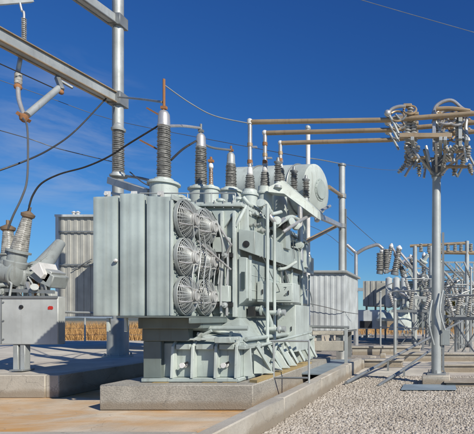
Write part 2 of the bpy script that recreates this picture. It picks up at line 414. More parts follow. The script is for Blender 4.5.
MB().box(XR + .05, XR + .16, 10.8, 12.2, 1.74, 1.95).build('side_shade_block', 'dark', tr)  # solid dark block painted as the shade below the side panel
for px, h0, h1, Y in ((267.5, 383, 204, 10.9), (274.5, 380, 222, 11.3)):
    MB().cyl(P(px, h0, Y), P(px, h1, Y), .035, n=10).build('vertical_pipe', 'grey2', tr)
# valves and pipework on long side
b = MB(); b.tube(smooth([(XR + .1, 11.0, 1.9), (XR + .34, 11.0, 1.86), (XR + .42, 11.15, 1.6), (XR + .42, 11.3, 1.35), (XR + .4, 11.8, 1.28)]), .055, 12)
b.lathe((XR + .25, 11.0, 1.87), (1, 0, -.1), [(0, .06), (.01, .11), (.04, .11), (.05, .06)], 14); b.build('oil_pipe', 'grey', tr)
for z in (1.82, 1.45):
    MB().cyl((XR + .3, 11.15, z), (XR + .72, 11.1, z), .05, n=12).build('oil_pipe', 'grey2', tr)
    MB().lathe((XR + .6, 11.12, z), (1, 0, 0), [(0, .05), (.01, .09), (.05, .09), (.06, .05), (.1, .07), (.16, .07)], 12).build('valve', 'galv', tr)
b = MB()
b.cyl((-3.75, 10.3, 1.12), (-3.1, 12.0, 1.36), .03, n=8); b.cyl((-3.8, 9.8, 1.28), (-3.75, 12.3, 1.3), .045, n=10)
b.cyl((-3.6, 10.6, .6), (-3.62, 11.1, 1.15), .03, n=8)
b.build('brace_pipe', 'grey', tr)
for i in range(4):
    y = 10.2 + i * .55
    MB().prism([(-3.8, y, .56), (-3.42, y + .1, .56), (-3.5, y + .1, .64), (-3.72, y, 1.08), (-3.8, y, 1.1)], (0, .05, 0)).build('foot_gusset', 'grey2', tr, .005)
random.seed(91)
for i in range(16):                                            # conduits, small fittings on the long side
    y = random.uniform(10.6, 14.8); z = random.choice([2.0, 2.5, 3.0, 3.55, 3.7, 3.85]); x = XR + random.choice([.21, .24, .36])
    MB().tube(smooth([(x, y, z), (x + .03, y + random.uniform(.1, .5), z - .02), (x + .02, y + random.uniform(.5, .9), z - random.uniform(.1, .7))], 4), random.choice([.010, .014, .02]), 6).build('conduit', random.choice(['galv', 'grey2', 'galvd']), tr)
for i in range(14):
    y = random.uniform(10.6, 14.8); z = random.uniform(3.55, 3.98)
    MB().lathe((XR, y, z), (1, 0, random.uniform(-.2, .2)), [(0, .03), (.1, .03), (.11, .06), (.14, .06), (.15, .03), (.24, .03), (.25, .05), (.27, .05)], 10).build('fitting', random.choice(['grey2', 'galv', 'grime']), tr)
for z in (2.3, 2.62, 2.9): MB().box(XR + .1705, XR + .178, 10.6, 15.0, z - .006, z + .006).build('weld_seam', 'grey2', tr)
for px in (219, 227): MB().tube([P(px, 254, 10.26), P(px + 1, 268, 10.26), P(px - 1, 284, 10.26)], .014, 6).build('conduit', 'galv', tr)
MB().bar((-4.62, 9.52, 1.40), (-3.86, 9.56, 1.20), .05, .07).build('brace_bar', 'grey2', tr, .006)
MB().bar((-5.0, 9.50, 1.30), (-3.84, 9.50, 1.305), .04, .05).build('shelf_lip', 'grey2', tr, .006)
MB().box(-4.2, -3.9, 9.3, 9.6, 1.23, 1.34).build('pipe_saddle', 'grey', tr, .01)
b = MB(); b.tube([(-4.7, 9.52, 1.28), (-4.35, 9.52, 1.46)], .03, 8); b.build('drain_pipe', 'grey', tr)
for i in range(7): MB().bar((-3.66, 10.0 + i * .62, 1.15), (-3.48, 10.35 + i * .62, .6), .05, .07).build('foot_brace', random.choice(['grey2', 'grey']), tr, .005)
# radiators: three stacks of plates
RX0, RX1 = -6.19, -4.81
w = (RX1 - RX0 - .10) / 3
RZ0, RZ1 = 1.74, 3.86
for k in range(3):
    x0 = RX0 + k * (w + .05); b = MB()
    prof = []
    m = 9
    for i in range(m + 1):
        u = i / m; th = .008 + .014 * (1 if i in (1, 2, 4, 5, 7, 8) else 0)
        prof.append((x0 + u * w, th if 0 < i < m else .003))
    for j in range(27):
        y = 8.93 + j * .058
        a = [(x, y - t, 0) for x, t in prof]; c = [(x, y + t, 0) for x, t in reversed(prof)]
        ring = a + c; nn = len(ring)
        dz = .035 if k == 1 else 0
        if j == 0:
            lift = [dz + .03 * (1 - abs((p[0] - (RX0 + RX1) / 2) / .7)) for p in ring]
        else: lift = [dz + .02] * nn
        vs = []
        for zz, s_ in ((RZ0, .25), (RZ0 + .05, 1), (RZ1 - .05, 1), (RZ1, .25)):
            vs += [(p[0], y + (p[1] - y) * s_, zz + (lf if zz > 3 else 0)) for p, lf in zip(ring, lift)]
        fs = [tuple(reversed(range(nn))), tuple(3 * nn + i for i in range(nn))]
        for q in range(3):
            for i in range(nn): fs.append((q * nn + i, q * nn + (i + 1) % nn, (q + 1) * nn + (i + 1) % nn, (q + 1) * nn + i))
        b.add(vs, fs)
    rad = b.build('radiator', 'rad', tr)
    xm = x0 + w / 2
    for z in (RZ0 + .14, RZ1 - .14):
        MB().cyl((xm, 8.96, z), (xm, 10.5, z), .06, n=12).build('header', 'rad', rad)
    MB().box(xm - .05, xm + .05, 8.98, 9.0, RZ1 + .01, RZ1 + .12).lathe((xm, 8.96, RZ1 + .06), (0, -1, 0), [(0, .03), (.03, .03)], 8).build('lifting_lug', 'white', rad)
b = MB(); b.box(RX1 + .003, RX1 + .035, 8.93, 10.48, RZ1 - .04, RZ1 + .05); b.box(RX1 + .003, RX1 + .035, 8.90, 8.96, RZ0, RZ1 - .05); b.box(RX1 + .003, RX1 + .035, 10.42, 10.48, RZ0, RZ1 - .05)
b.build('fan_frame', 'grey2', tr, .004)
MB().lathe((-5.755, 8.9, 2.72), (0, -1, 0), [(0, .0275), (.03, .035), (.06, .02)], 10).build('vent_plug', 'white', tr)
# support frame below radiators, its paint darkened for the shade under them
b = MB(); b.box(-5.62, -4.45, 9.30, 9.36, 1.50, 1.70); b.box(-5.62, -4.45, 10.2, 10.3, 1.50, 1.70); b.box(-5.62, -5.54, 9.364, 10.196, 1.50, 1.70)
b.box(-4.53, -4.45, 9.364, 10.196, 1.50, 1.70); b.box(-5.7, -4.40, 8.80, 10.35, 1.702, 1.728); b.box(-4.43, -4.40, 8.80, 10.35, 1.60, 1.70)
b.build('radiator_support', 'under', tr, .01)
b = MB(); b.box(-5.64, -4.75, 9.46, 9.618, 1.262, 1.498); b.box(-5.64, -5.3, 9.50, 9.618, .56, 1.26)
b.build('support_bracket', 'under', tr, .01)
for x in (-6.0, -5.68): MB().bar((x, 9.05, 1.70), (x, 9.05, 1.45), .05, .05).build('hanger', 'grey2', tr, .005)
# fans on the right side of the radiator bank
def fan(y, z, r=.362):
    x = RX1 + .05
    f = MB(); n = 28
    f.lathe((x, y, z), (1, 0, 0), [(0, r), (0, r + .015), (.12, r + .012), (.13, r), (.11, r - .015), (.01, r - .012)], n)
    f = MB()
    prof = [(0, r + .012), (.06, r + .010), (.06, r), (.0, r)]
    vs = []; fs = []
    for t, rr in prof: vs += [(x + t, y + rr * math.cos(2 * math.pi * j / n), z + rr * math.sin(2 * math.pi * j / n)) for j in range(n)]
    for i in range(4):
        for j in range(n): fs.append((i * n + j, i * n + (j + 1) % n, ((i + 1) % 4) * n + (j + 1) % n, ((i + 1) % 4) * n + j))
    f.add(vs, fs); sh = f.build('fan', 'grime', tr)
    g = MB()
    for k in range(15):
        rr = r * (.25 + .75 * k / 14); dx = .06 + .13 * (1 - (rr / r) ** 4)
        g.tube([(x + dx, y + rr * math.cos(a), z + rr * math.sin(a)) for a in [2 * math.pi * j / 24 for j in range(24)]], .005, 5, True)
    for k in range(30):
        a = 2 * math.pi * k / 30 + .05 * math.sin(k * 2.3)
        g.tube([(x + .06 + .13 * (1 - q ** 4), y + r * q * math.cos(a), z + r * q * math.sin(a)) for q in (.25, .5, .7, .85, .94, 1)], .005, 5)
    g.build('guard', 'galv', sh)
    bl = MB()
    for k in range(6):
        a = 2 * math.pi * k / 6 + y * 3 + z; a2 = a + .98
        p = [(x + .0, y + .08 * math.cos(a), z + .08 * math.sin(a)), (x - .01, y + .33 * math.cos(a - .05), z + .33 * math.sin(a - .05)), (x + .01, y + .33 * math.cos((a + a2) / 2), z + .33 * math.sin((a + a2) / 2)),
             (x + .045, y + .33 * math.cos(a2), z + .33 * math.sin(a2)), (x + .04, y + .08 * math.cos(a2), z + .08 * math.sin(a2))]
        bl.prism(p, (.006, 0, 0))
    bl.lathe((x, y, z), (1, 0, 0), [(0, .09), (.05, .09)], 14)
    bl.build('blades', 'blade', sh)
    mo = MB(); mo.lathe((x + .12, y, z), (1, 0, 0), [(0, .12), (.03, .14), (.06, .14), (.075, .115), (.10, .12), (.11, .11), (.13, .115), (.14, .10), (.14, .075), (.12, .07)], 22)
    mo.box(x + .17, x + .24, y - .04, y + .04, z - .15, z - .09)
    mo.build('motor', 'motor', sh)
    for s_ in (-1, 1):
        MB().tube(smooth([(x + .07, y + s_ * .33, z - .12), (x + .17, y + s_ * .2, z - .13), (x + .19, y + s_ * .05, z - .1)]), .016, 6).build('motor_strut', 'alum', sh)
        MB().tube(smooth([(x + .07, y + s_ * .31, z + .16), (x + .18, y + s_ * .16, z + .14), (x + .19, y + s_ * .05, z + .09)]), .016, 6).build('motor_strut', 'alum', sh)
for y in (9.30, 10.06):
    for z in (2.12, 2.83, 3.53): fan(y, z)
b = MB()
for i in range(6):
    y = 9.2 + i * .22
    b.tube(smooth([(RX1 + .26, y, 3.5 - i * .1), (RX1 + .24, y + .13, 2.9), (RX1 + .27, y - .04, 2.4), (RX1 + .2, y + .12, 1.9)]), .011, 6)
b.tube(smooth([(RX1 + .2, 10.3, 3.7), (RX1 + .34, 10.3, 3.2), (RX1 + .3, 10.3, 2.4), (RX1 + .3, 10.3, 1.8)]), .03, 8)
b.build('fan_wiring', 'galv', tr)
b = MB(); b.tube([(RX1 + .1, 10.38, 3.78), (RX1 + .55, 10.2, 3.2), (RX1 + .15, 10.38, 2.6)], .025, 8); b.tube([(RX1 + .44, 10.3, 3.2), (RX1 + .40, 10.34, 1.75)], .03, 8)
b.tube([(RX1 + .1, 9.7, 3.2), (RX1 + .5, 10.3, 2.7)], .02, 8)
b.build('fan_bracing', 'alum', tr)

# bushings
def bushing(px, Y, y_base, y_ins0, y_ins1, y_cap, y_top, r0, r1, rc, rt, mat='porc', tz=ZT + .09, topmat='rust', capmat='white', ptop=.028):
    x = PX(px, Y); zb = PZ(y_base, Y); z0 = PZ(y_ins0, Y); z1 = PZ(y_ins1, Y); zc = PZ(y_cap, Y); zt = PZ(y_top, Y)
    t = MB().lathe((x, Y, tz), UP, [(0, rt * 1.0), (zb - tz - .07, rt * 1.0), (zb - tz - .069, rt * 1.18), (zb - tz - .03, rt * 1.18), (zb - tz - .028, rt * 1.1), (zb - tz, rt * 1.02), (zb - tz + .01, r0 * 1.2), (z0 - tz, r0 * 1.15)], 28)
    t.bolts((x, Y, zb - .065), UP, rt * 1.1, 12, .014, .05)
    bt = t.build('bushing', 'grey2', tr)
    MB().lathe((x, Y, z0), UP, sheds(z1 - z0, r0 * .74, r1 * .74, .044, r0 * .17), 24).build('insulator', mat, bt)
    h = zc - z1
    MB().lathe((x, Y, z1), UP, [(0, rc * .9), (.02, rc * 1.08), (.05, rc * 1.08), (.06, rc), (h * .75, rc * .92), (h * .93, rc * .6), (h, rc * .2)], 20).build('cap', capmat, bt)
    tp = MB().cyl((x, Y, zc - .02), (x, Y, zt), ptop, n=10); tp.box(x - .06, x + .06, Y - .035, Y + .035, zc + .02, zc + .08)
    tp.build('terminal', topmat, bt)
    return bt
bushing(164, 11.0, 182, 179, 127, 110, 79, .165, .145, .125, .28, capmat='alum')
bushing(201, 12.5, 188, 186, 148, 133, 124, .165, .14, .115, .26, topmat='galvd', capmat='alum')
bushing(231, 14.0, 190, 188, 165, 152, 146, .17, .15, .11, .27, capmat='galv')
bushing(211, 12.0, 187, 185, 168, 163, 157, .06, .05, .05, .17, 'porcb', topmat='rust', capmat='white')
for px, Y, a, bb, c, d, e in ((250, 12.0, 193, 190, 175, 166, 123), (265, 12.7, 192, 187, 172, 166, 133), (280.5, 13.4, 190, 182, 168, 163, 143)):
    bushing(px, Y, a, bb, c, d, e, .14, .10, .06, .17, topmat='alum', ptop=.05)
MB().lathe(P(250, 122, 12), (0, 0, 1), [(-.07, .02), (-.05, .07), (.05, .07), (.08, .03)], 14).build('terminal_cap', 'white', tr)
MB().ball(P(265, 133, 12.7), .075).build('terminal_cap', 'white', tr)
MB().ball(P(280.5, 143, 13.4), .07).build('terminal_cap', 'white', tr)
for px, pys, Y in ((250, (164, 147), 12), (265, (164, 157, 146), 12.7), (280.5, (162, 155), 13.4)):
    for k, py in enumerate(pys): MB().lathe(P(px, py, Y), UP, [(0, .045), (.01, .062), (.09, .062), (.1, .045)], 12).build('clamp_ring', 'rust' if k % 2 == 0 else 'bus', tr)
for px, py, Y in ((253, 147, 12), (268, 158, 12.7)):
    MB().bar(P(px - 2, py, Y), P(px + 4, py, Y), .05, .04).build('terminal_pad', 'alum', tr)
# bracket arm to arrester left of first bushing
b = MB(); p, q = P(112, 181, 12.2), P(152, 194, 11.0); b.bar(p, q, .22, .16); b.bar(p + Vector((0, 0, -.3)), q + Vector((0, 0, -.12)), .05, .06)
b.build('arrester_arm', 'galv', tr, .008)
a0 = P(118.5, 177, 12.2)
ar = MB().lathe(a0, UP, [(0, .19), (.04, .19), (.05, .15), (.1, .14)], 20).build('surge_arrester', 'galv', tr)
MB().lathe(a0 + Vector((0, 0, .1)), UP, sheds(PZ(131, 12.2) - a0.z - .1, .105, .095, .045, .03), 22).build('insulator', 'porc', ar)
MB().lathe(P(118.5, 131, 12.2), UP, [(0, .15), (.05, .16), (.08, .12), (.15, .10), (.2, .03)], 18).build('cap', 'galv', ar)
# conservator with hatch
b = MB(); c0 = Vector((PX(241, 15.7), 15.7, PZ(192, 15.7))); c1 = Vector((PX(317, 15.0), 15.0, PZ(190, 15.0)))
ax = (c1 - c0); L = ax.length
b.lathe(c0, ax, [(-.12, .2), (-.08, .5), (0, .72), (.02, .75), (L - .02, .75), (L, .72), (L + .07, .55), (L + .12, .25), (L + .13, 0)], 40)
cons = b.build('conservator', 'grey2', tr)
for t in (L - .55, L * .3):
    e = MB(); n = 40; d, sd, u = basis(ax)
    e.tube([c0 + d * t + (sd * math.cos(2 * math.pi * j / n) + u * math.sin(2 * math.pi * j / n)) * .765 for j in range(n)], .022, 6, True)
    e.build('band', 'galvd', cons)
d = ax.normalized()
MB().lathe(c0 + d * (L + .06), ax, [(0, .33), (.06, .33), (.065, .28), (.10, .26)], 24).bolts(c0 + d * (L + .12), ax, .29, 12).build('hatch', 'grey', cons)
MB().lathe(c1 + Vector((0, .0, -.72)), -UP, [(0, .05), (.12, .05), (.13, .08), (.22, .08), (.25, .03)], 12).build('drain_valve', 'white', cons)
for t in (.3, L - .5):
    s0 = c0 + d * t
    MB().box(s0.x - .06, s0.x + .06, s0.y - .3, s0.y + .3, ZT + .09, s0.z - .6).build('saddle_leg', 'grey', cons, .01)
b = MB(); b.tube(smooth([c0 + d * .6 + Vector((0, -.3, -.7)), (-5.0, 14.6, 4.9), (-4.9, 14.2, 4.5), (-4.9, 14.0, ZT + .1)]), .06, 12); b.build('relay_pipe', 'grey2', tr)
# angular arm carrying the side arresters and its beam
b = MB(); p, q = P(272, 189, 12.4), P(318, 216, 13.2)
b.prism([p + Vector((-.1, 0, .06)), p + Vector((.25, 0, .22)), q + Vector((0, 0, .14)), q + Vector((0, 0, -.08)), p + Vector((.3, 0, -.12)), p + Vector((-.1, 0, -.08))], (.05, .35, 0))
b.build('arm_plate', 'grey2', tr, .01)
MB().bar(P(312, 213, 13.2), P(341, 226, 19.8), .14, .14).build('arm_beam', 'alum', tr)
for px, py, Y in ((278, 188, 12.5), (294, 196, 12.9), (306, 204, 13.2)):
    o = MB().lathe(P(px, py, Y), UP, [(0, .1), (.06, .1), (.07, .07), (.16, .07)], 14).build('surge_arrester', 'galv', tr)
    MB().lathe(P(px, py, Y) + UP * .16, UP, sheds(.42, .055, .05, .045, .04), 16).build('insulator', 'porc', o)
    MB().lathe(P(px, py, Y) + UP * .58, UP, [(0, .06), (.05, .1), (.07, .1), (.09, .05), (.18, .03)], 14).build('cap', 'galvd', o)
# tangle of pipes, valves, relays on top right of the tank
for i, (pts, r) in enumerate([
    ([(243, 197, 11.2), (250, 205, 11.3), (258, 209, 11.6), (270, 214, 11.8), (281, 212, 12.2)], .045),
    ([(262, 206, 11.4), (268, 213, 11.4), (272, 219, 11.4), (277, 223, 11.6), (284, 219, 12)], .05),
    ([(276, 226, 11.6), (284, 220, 12), (292, 217, 12.6), (300, 221, 13.2)], .055),
    ([(283, 232, 11.9), (292, 226, 12.2), (305, 218, 13), (318, 212, 13.8), (330, 206, 15)], .04),
    ([(236, 226, 10.4), (240, 218, 10.4), (246, 206, 10.6)], .035),
    ([(258, 200, 12), (262, 222, 12), (268, 232, 12)], .03),
    ([(296, 262, 13), (286, 268, 12.6), (279, 269, 12.3)], .04),
    ([(300, 205, 14), (301, 262, 14)], .07),
    ([(287, 210, 13.6), (287, 245, 13.6)], .06)]):
    MB().tube(smooth([P(*q) for q in pts], 5), r, 10).build('oil_pipe', 'grey2' if i % 2 == 0 else 'alum', tr)
for px, py, Y, dd in ((268, 212, 11.4, (0, -1, 0)), (277, 222, 11.6, (.3, -1, .2)), (262, 205, 11.4, (0, -1, .3)), (289, 222, 12.3, (1, -.6, 0)), (296, 226, 12.6, (.4, -1, 0)), (300, 245, 13.8, (0, -1, 0))):
    MB().lathe(P(px, py, Y), dd, [(-.08, .05), (-.07, .10), (-.03, .10), (-.02, .06), (.06, .06), (.07, .10), (.11, .10), (.12, .03)], 14).bolts(P(px, py, Y), dd, .085, 6, .012, .08).build('valve', 'grey2', tr)
MB().lathe(P(268, 221, 12.2), (1, 0, -.2), [(0, .1), (.03, .15), (.07, .15), (.1, .12), (.35, .12), (.38, .15), (.42, .15), (.45, .05)], 18).build('gas_relay', 'dark', tr)
MB().box(PX(297, 14.4), PX(308, 14.4), 14.2, 14.5, PZ(268, 14.4), PZ(246, 14.4)).build('junction_box', 'grey2', tr, .01)
MB().box(PX(276, 12.4), PX(287, 12.4), 12.3, 12.7, ZT - .6, ZT + .05).build('relay_box', 'grey', tr, .01)
# railings, small conduit on top
b = MB()
for i in range(5): b.cyl((-6.3 + i * .5, 10.5, ZT + .09), (-6.3 + i * .5, 10.5, ZT + .3), .012, n=6)
b.cyl((-6.3, 10.5, ZT + .3), (-4.3, 10.5, ZT + .3), .014, n=6); b.build('conduit_rail', 'galv', tr)
for px, Y, h in ((181, 11.2, .32), (192, 11.4, .2), (221, 11.2, .24), (239, 11.3, .3), (258, 12.8, .45), (186, 10.8, .16)):
    x = PX(px, Y); MB().lathe((x, Y, ZT + .09), UP, [(0, .09), (.03, .09), (.04, .06), (h - .05, .06), (h - .04, .1), (h, .1), (h + .03, .04)], 14).bolts((x, Y, ZT + .09 + h - .03), UP, .085, 6).build('pipe_stub', 'grey2', tr)

# ------------------------------------------------------------------ wires and rigid links
WG = 'overhead wires and leads'
def wire(pts, r, mat, label, name='cable', k=8, n=8, cat='cable'):
    return single(MB().tube(smooth([P(*p) for p in pts], k), r, n), name, mat, label, cat)
wire([(-8, 173, 12), (25, 161, 12.6), (50, 149, 13.3), (75, 131, 14.2), (107, 97.5, 15.4)], .021, 'black', 'thick dark cable sagging from the left edge up to the end of the steel beam')
wire([(29, 207, 11.5), (33, 195, 11.5), (42, 183, 11.5), (60, 174, 11.5), (85, 167, 11.5), (108, 157, 11.4), (130, 143, 11.2), (158, 126, 11)], .019, 'black', 'dark cable looping from the tilted breaker bushing to the tallest transformer bushing')
wire([(8, 229, 11.5), (13, 216, 11.5), (22, 197, 11.6), (27, 180, 11.7), (28, 150, 11.9), (27, 126, 12), (23, 118, 12.1)], .020, 'wire', 'lead dropping from the hanging strut joint to the short breaker bushing')
wire([(-6, 61, 12), (25, 75, 13), (58, 90, 14)], .016, 'black', 'thin dark cable from the left edge to the clamp under the beam')
wire([(-6, 78, 18), (50, 98, 19), (100, 116, 20), (150, 128, 20), (308, 158, 17.5)], .012, 'wire', 'very thin wire crossing the sky behind the steel column')
wire([(-5, 129, 16), (30, 139, 16), (60, 149, 16.4), (118, 163, 15.8)], .014, 'wire', 'thin wire running behind the column at the height of the wispy cloud')
wire([(163, 84, 11), (190, 103, 11.3), (215, 116, 11.6), (250, 123.5, 12)], .014, 'galvd', 'pale wire sagging from the rusty bushing tip to the first bus riser')
wire([(118, 97, 15.4), (140, 99, 13), (162, 102, 11)], .026, 'galvd', 'rod joining the steel column to the rusty bushing tip')
wire([(168, 126, 11), (184, 126, 11.8), (200, 128, 12.5)], .032, 'alum', 'rigid bar joining the tops of the two tall bushings')
wire([(203, 144, 12.5), (214, 148, 13.2), (231, 150, 14)], .030, 'galvd', 'short bar from the second bushing to the stubby third bushing')
wire([(171, 160, 11.1), (183, 149, 11.7), (196, 141, 12.4)], .024, 'black', 'short dark lead climbing between the two tall bushings')
wire([(126, 176, 12.1), (140, 178, 11.6), (152, 181, 11.1)], .03, 'galvd', 'lead from the surge arrester to the first turret')
wire([(130, 172, 11.6), (142, 182, 11.3), (150, 186, 11)], .014, 'wire', 'thin drooping earth lead beside the first turret')
wire([(355, -2, 30), (410, 14, 30), (480, 34, 30)], .018, 'galvd', 'thin pale wire slanting across the top right corner of the sky')
wire([(308, 158, 17.5), (322, 160, 18.5), (342, 164, 20)], .020, 'galvd', 'short bar reaching left from the top of the rear steel pole')
wire([(342, 164, 20), (400, 170, 26), (485, 164, 34)], .008, 'wire', 'hair-thin wire leaving the top of the rear pole to the right')
wire([(346, 216, 20), (360, 229, 23), (376, 243, 28)], .012, 'wire', 'thin wire descending from the rear pole to the far gantry')
wire([(308, 225, 24), (330, 236, 26), (353, 256, 27)], .012, 'wire', 'thin wire behind the rear pole sloping to the forked post')
for i, (a, c) in enumerate((((147, 108, 11.1), (163, 117, 11.0)), ((140, 140, 11.1), (161, 151, 11.0)))):
    single(MB().bar(P(*a), P(*c), .035, .035), 'rod', 'rust', ['rusty stub rod beside the cap of the first bushing', 'rusty stub rod halfway up the first bushing'][i], 'rod')

# ------------------------------------------------------------------ left gantry
gt = thing('steel_gantry', (PX(118, 15.8), 15.8, T), 'galvanised steel column with two long box beams coming forward at upper left', 'gantry')
cxx = PX(118, 15.8)
def poly8(b, x, y, z0, z1, r, r2=None):
    return b.lathe((x, y, z0), UP, [(0, r), (z1 - z0, r if r2 is None else r2)], 12)
poly8(MB(), cxx, 15.8, T + .05, 14.5, .16).build('column', 'galv', gt)
b = MB(); b.box(cxx - .02, cxx + .02, 15.61, 15.642, 2, 14); b.build('column_seam', 'galvd', gt)
MB().lathe((cxx, 15.8, T), UP, [(0, .42), (.05, .42), (.06, .3), (1.15, .3), (1.2, .21)], 20).bolts((cxx, 15.8, T + .05), UP, .37, 10, .02, .08).build('column_base', 'galv', gt)
z1 = PZ(100, 15.8)
p = Vector((cxx - .05, 15.65, z1)); q = Vector((-10.8, 12.1, z1)); q2 = p + (q - p) * 2.4
b = MB(); b.bar(p, q2, .24, .29); bm1 = b.build('beam', 'galv', gt, .01)
b = MB(); dd = (q2 - p).normalized(); sd = dd.cross(UP)
for s_ in (-1, 1): b.bar(p + sd * s_ * .14 + UP * .155, q2 + sd * s_ * .14 + UP * .155, .08, .025); b.bar(p + sd * s_ * .14 - UP * .155, q2 + sd * s_ * .14 - UP * .155, .08, .025)
b.build('flange', 'bus', bm1)
MB().box(cxx - .21, cxx + .21, 15.57, 16.01, z1 - .2, z1 + .2).build('beam_collar', 'galvd', gt, .01)
z2 = PZ(22, 15.8); p = Vector((cxx - .05, 15.65, z2)); q = Vector((-10.4, 14.7, z2)); q2 = p + (q - p) * 6
bm2 = MB().bar(p, q2, .24, .29).build('beam', 'galv', gt, .01)
b = MB(); dd = (q2 - p).normalized(); sd = dd.cross(UP)
for s_ in (-1, 1): b.bar(p + sd * s_ * .14 - UP * .155, q2 + sd * s_ * .14 - UP * .155, .08, .025)
b.build('flange', 'galvd', bm2)
MB().box(cxx - .2, cxx + .2, 15.58, 16.0, z2 - .18, z2 + .18).build('beam_collar', 'galvd', gt, .01)
# top-left beam and hanging strut
single(MB().bar(P(-8, 2, 16), P(31, -1, 17), .2, .2), 'overhead_beam', 'galv', 'end of a grey steel beam cut by the top left corner', 'beam', bevel=.01)
def hang(pts, label, sheds_at, r=.035, mat='alum'):
    a = thing('hanging_strut', P(*pts[0]), label, 'insulator strut')
    MB().tube(smooth([P(*p) for p in pts], 4), r, 10).build('rod', mat, a)
    for i, (u, v) in enumerate(sheds_at):
        u = P(*u); v = P(*v); MB().lathe(u, v - u, sheds((v - u).length, r * 1.0, r * 1.0, .06, .035, False), 14).build('insulator', 'porcl', a)
    return a
hang([(20, 3, 15.5), (22, 11, 15.5), (24, 14, 15.5), (24, 44, 15.5)], 'slim pale insulator hanging from the corner beam down behind the box beam', [((24, 18, 15.5), (24, 40, 15.5))])
h1 = hang([(21, 49, 13.2), (20, 60, 13), (18, 72, 13), (18, 86, 12.8), (19, 100, 12.6), (24, 115, 12.4)], 'curved pale strut hanging below the box beam to the rusty joint', [((18.5, 74, 13), (18.2, 84, 12.8))], .05)
MB().lathe(P(24, 118, 12.3) - UP * .1, UP, [(0, .04), (.05, .09), (.15, .10), (.2, .05)], 12).bar(P(18, 113, 12.3), P(29, 121, 12.3), .1, .08).build('joint', 'rust', h1)
MB().ball(P(18, 87, 12.8), .09).build('clamp', 'rust', h1)
s_ = thing('tube_strut', P(60, 84, 13.6), 'thick grey tube slanting from the beam clamp down to the rusty joint', 'strut')
MB().tube([P(27, 115, 12.3), P(59, 88, 13.6)], .075, 14).build('tube', 'galv', s_)
MB().bar(P(57, 77, 13.8), P(62, 90, 13.6), .1, .14).bar(P(59, 80, 13.8), P(73, 88, 14), .10, .06).build('clamp', 'galvd', s_, .01)
MB().ball(P(61, 92, 13.6), .07).build('clamp_bolt', 'rust', s_)

# ------------------------------------------------------------------ left circuit breaker
YB = 11.6
cb = thing('circuit_breaker', (PX(20, YB), YB, T), 'grey outdoor circuit breaker cabinet on a twin leg with tilted bushings, at the left edge', 'circuit breaker')
x0, x1, zz0, zz1 = PX(-60, YB), PX(58, YB), PZ(344, YB), PZ(297, YB)
x1 = PX(58, YB - .25)
MB().box(x0, x1, YB - .25, YB - .02, zz0, zz1).build('cabinet', 'cabinet', cb, .015)
xs = PX(11, YB); b = MB().box(xs - .012, xs + .012, YB - .262, YB - .252, zz0 + .03, zz1 - .03); b.box(x0, x1, YB - .28, YB - .252, zz1 - .035, zz1 + .012)
b.build('door_seam', 'galvd', cb)
MB().lathe((PX(21.5, 11.35), YB - .25, PZ(307, 11.35)), (0, -1, 0), [(0, .045), (.02, .045), (.022, .02), (.03, 0)], 14).build('lock', 'dark', cb)
lg = MB(); lx, lz = PX(50.5, 11.35), PZ(308, 11.35)                                    # small red emblem
lg.prism([(lx - .055, YB - .254, lz - .035), (lx + .05, YB - .254, lz - .035), (lx + .065, YB - .254, lz), (lx + .05, YB - .254, lz + .04), (lx - .02, YB - .254, lz + .045), (lx - .055, YB - .254, lz + .02)], (0, -.004, 0)); lg.build('red_emblem', 'red', cb)
for i in range(3): MB().lathe((xs + .05, YB - .25, zz0 + .12 + i * .42), (0, -1, 0), [(0, .018), (.02, .018)], 8).build('hinge_bolt', 'galvd', cb)
for px in (23.3, 30.3):
    x = PX(px, YB); MB().box(x - .055, x + .055, YB - .22, YB - .06, T + .04, zz0).build('leg', 'galv', cb, .008)
MB().box(PX(20, YB), PX(33, YB), YB - .3, YB + .05, T + .021, T + .06).build('base_plate', 'galvd', cb, .005)
MB().box(PX(26.2, YB), PX(27.6, YB), YB - .18, YB - .1, T + .06, zz0).build('leg_conduit', 'galvd', cb)
# breaker tanks and bushings
def tank(pxa, pya, pxb, pyb, r, Y=YB, name='interrupter_tank', mat='grime'):
    a = P(pxa, pya, Y); c = P(pxb, pyb, Y); L = (c - a).length
    return MB().lathe(a, c - a, [(-.05, r * .6), (0, r), (L * .1, r), (L * .11, r * 1.12), (L * .15, r * 1.12), (L * .16, r), (L * .85, r), (L * .86, r * 1.12), (L * .92, r * 1.12), (L * .93, r), (L, r), (L + .06, r * .5)], 24).build(name, mat, cb)
b = MB(); b.prism([P(-20, 258, YB), P(2, 258, YB), P(17, 263, YB), P(25, 272, YB), P(23, 286, YB), P(8, 282, YB), P(-20, 283, YB)], (0, .6, 0)); b.build('interrupter_housing', 'grime', cb, .03)
tank(-6, 271, 20, 275, .27)
tank(-20, 262, 6, 262, .12)
bs = [((9, 262, YB), (8, 228, YB), .14, .09), ((16, 262, YB), (28.5, 213, YB), .17, .085), ((-16, 262, YB), (-22, 218, YB), .14, .09)]
for a, c, r0, r1 in bs:
    a = P(*a); c = P(*c); d_ = c - a; L = d_.length
    o = MB().lathe(a, d_, [(-.12, r0 * 1.3), (0, r0 * 1.35), (.02, r0 * 1.1), (L * .18, r0 * 1.1), (L * .19, r0 * 1.4), (L * .23, r0 * 1.4), (L * .24, r0)], 20).build('bushing', 'grime', cb)
    MB().lathe(a + d_ * .24, d_, sheds(L * .68, r0 * .98, r1 * 1.02, .045, .004, False), 22).build('insulator', 'porcs', o)
    MB().lathe(a + d_ * .9, d_, [(0, r1 * 1.1), (.03, r1 * 1.5), (.09, r1 * 1.6), (.12, r1 * 1.1), (.16, r1 * .4), (.26, r1 * .35)], 20).build('terminal', 'rustd', o)
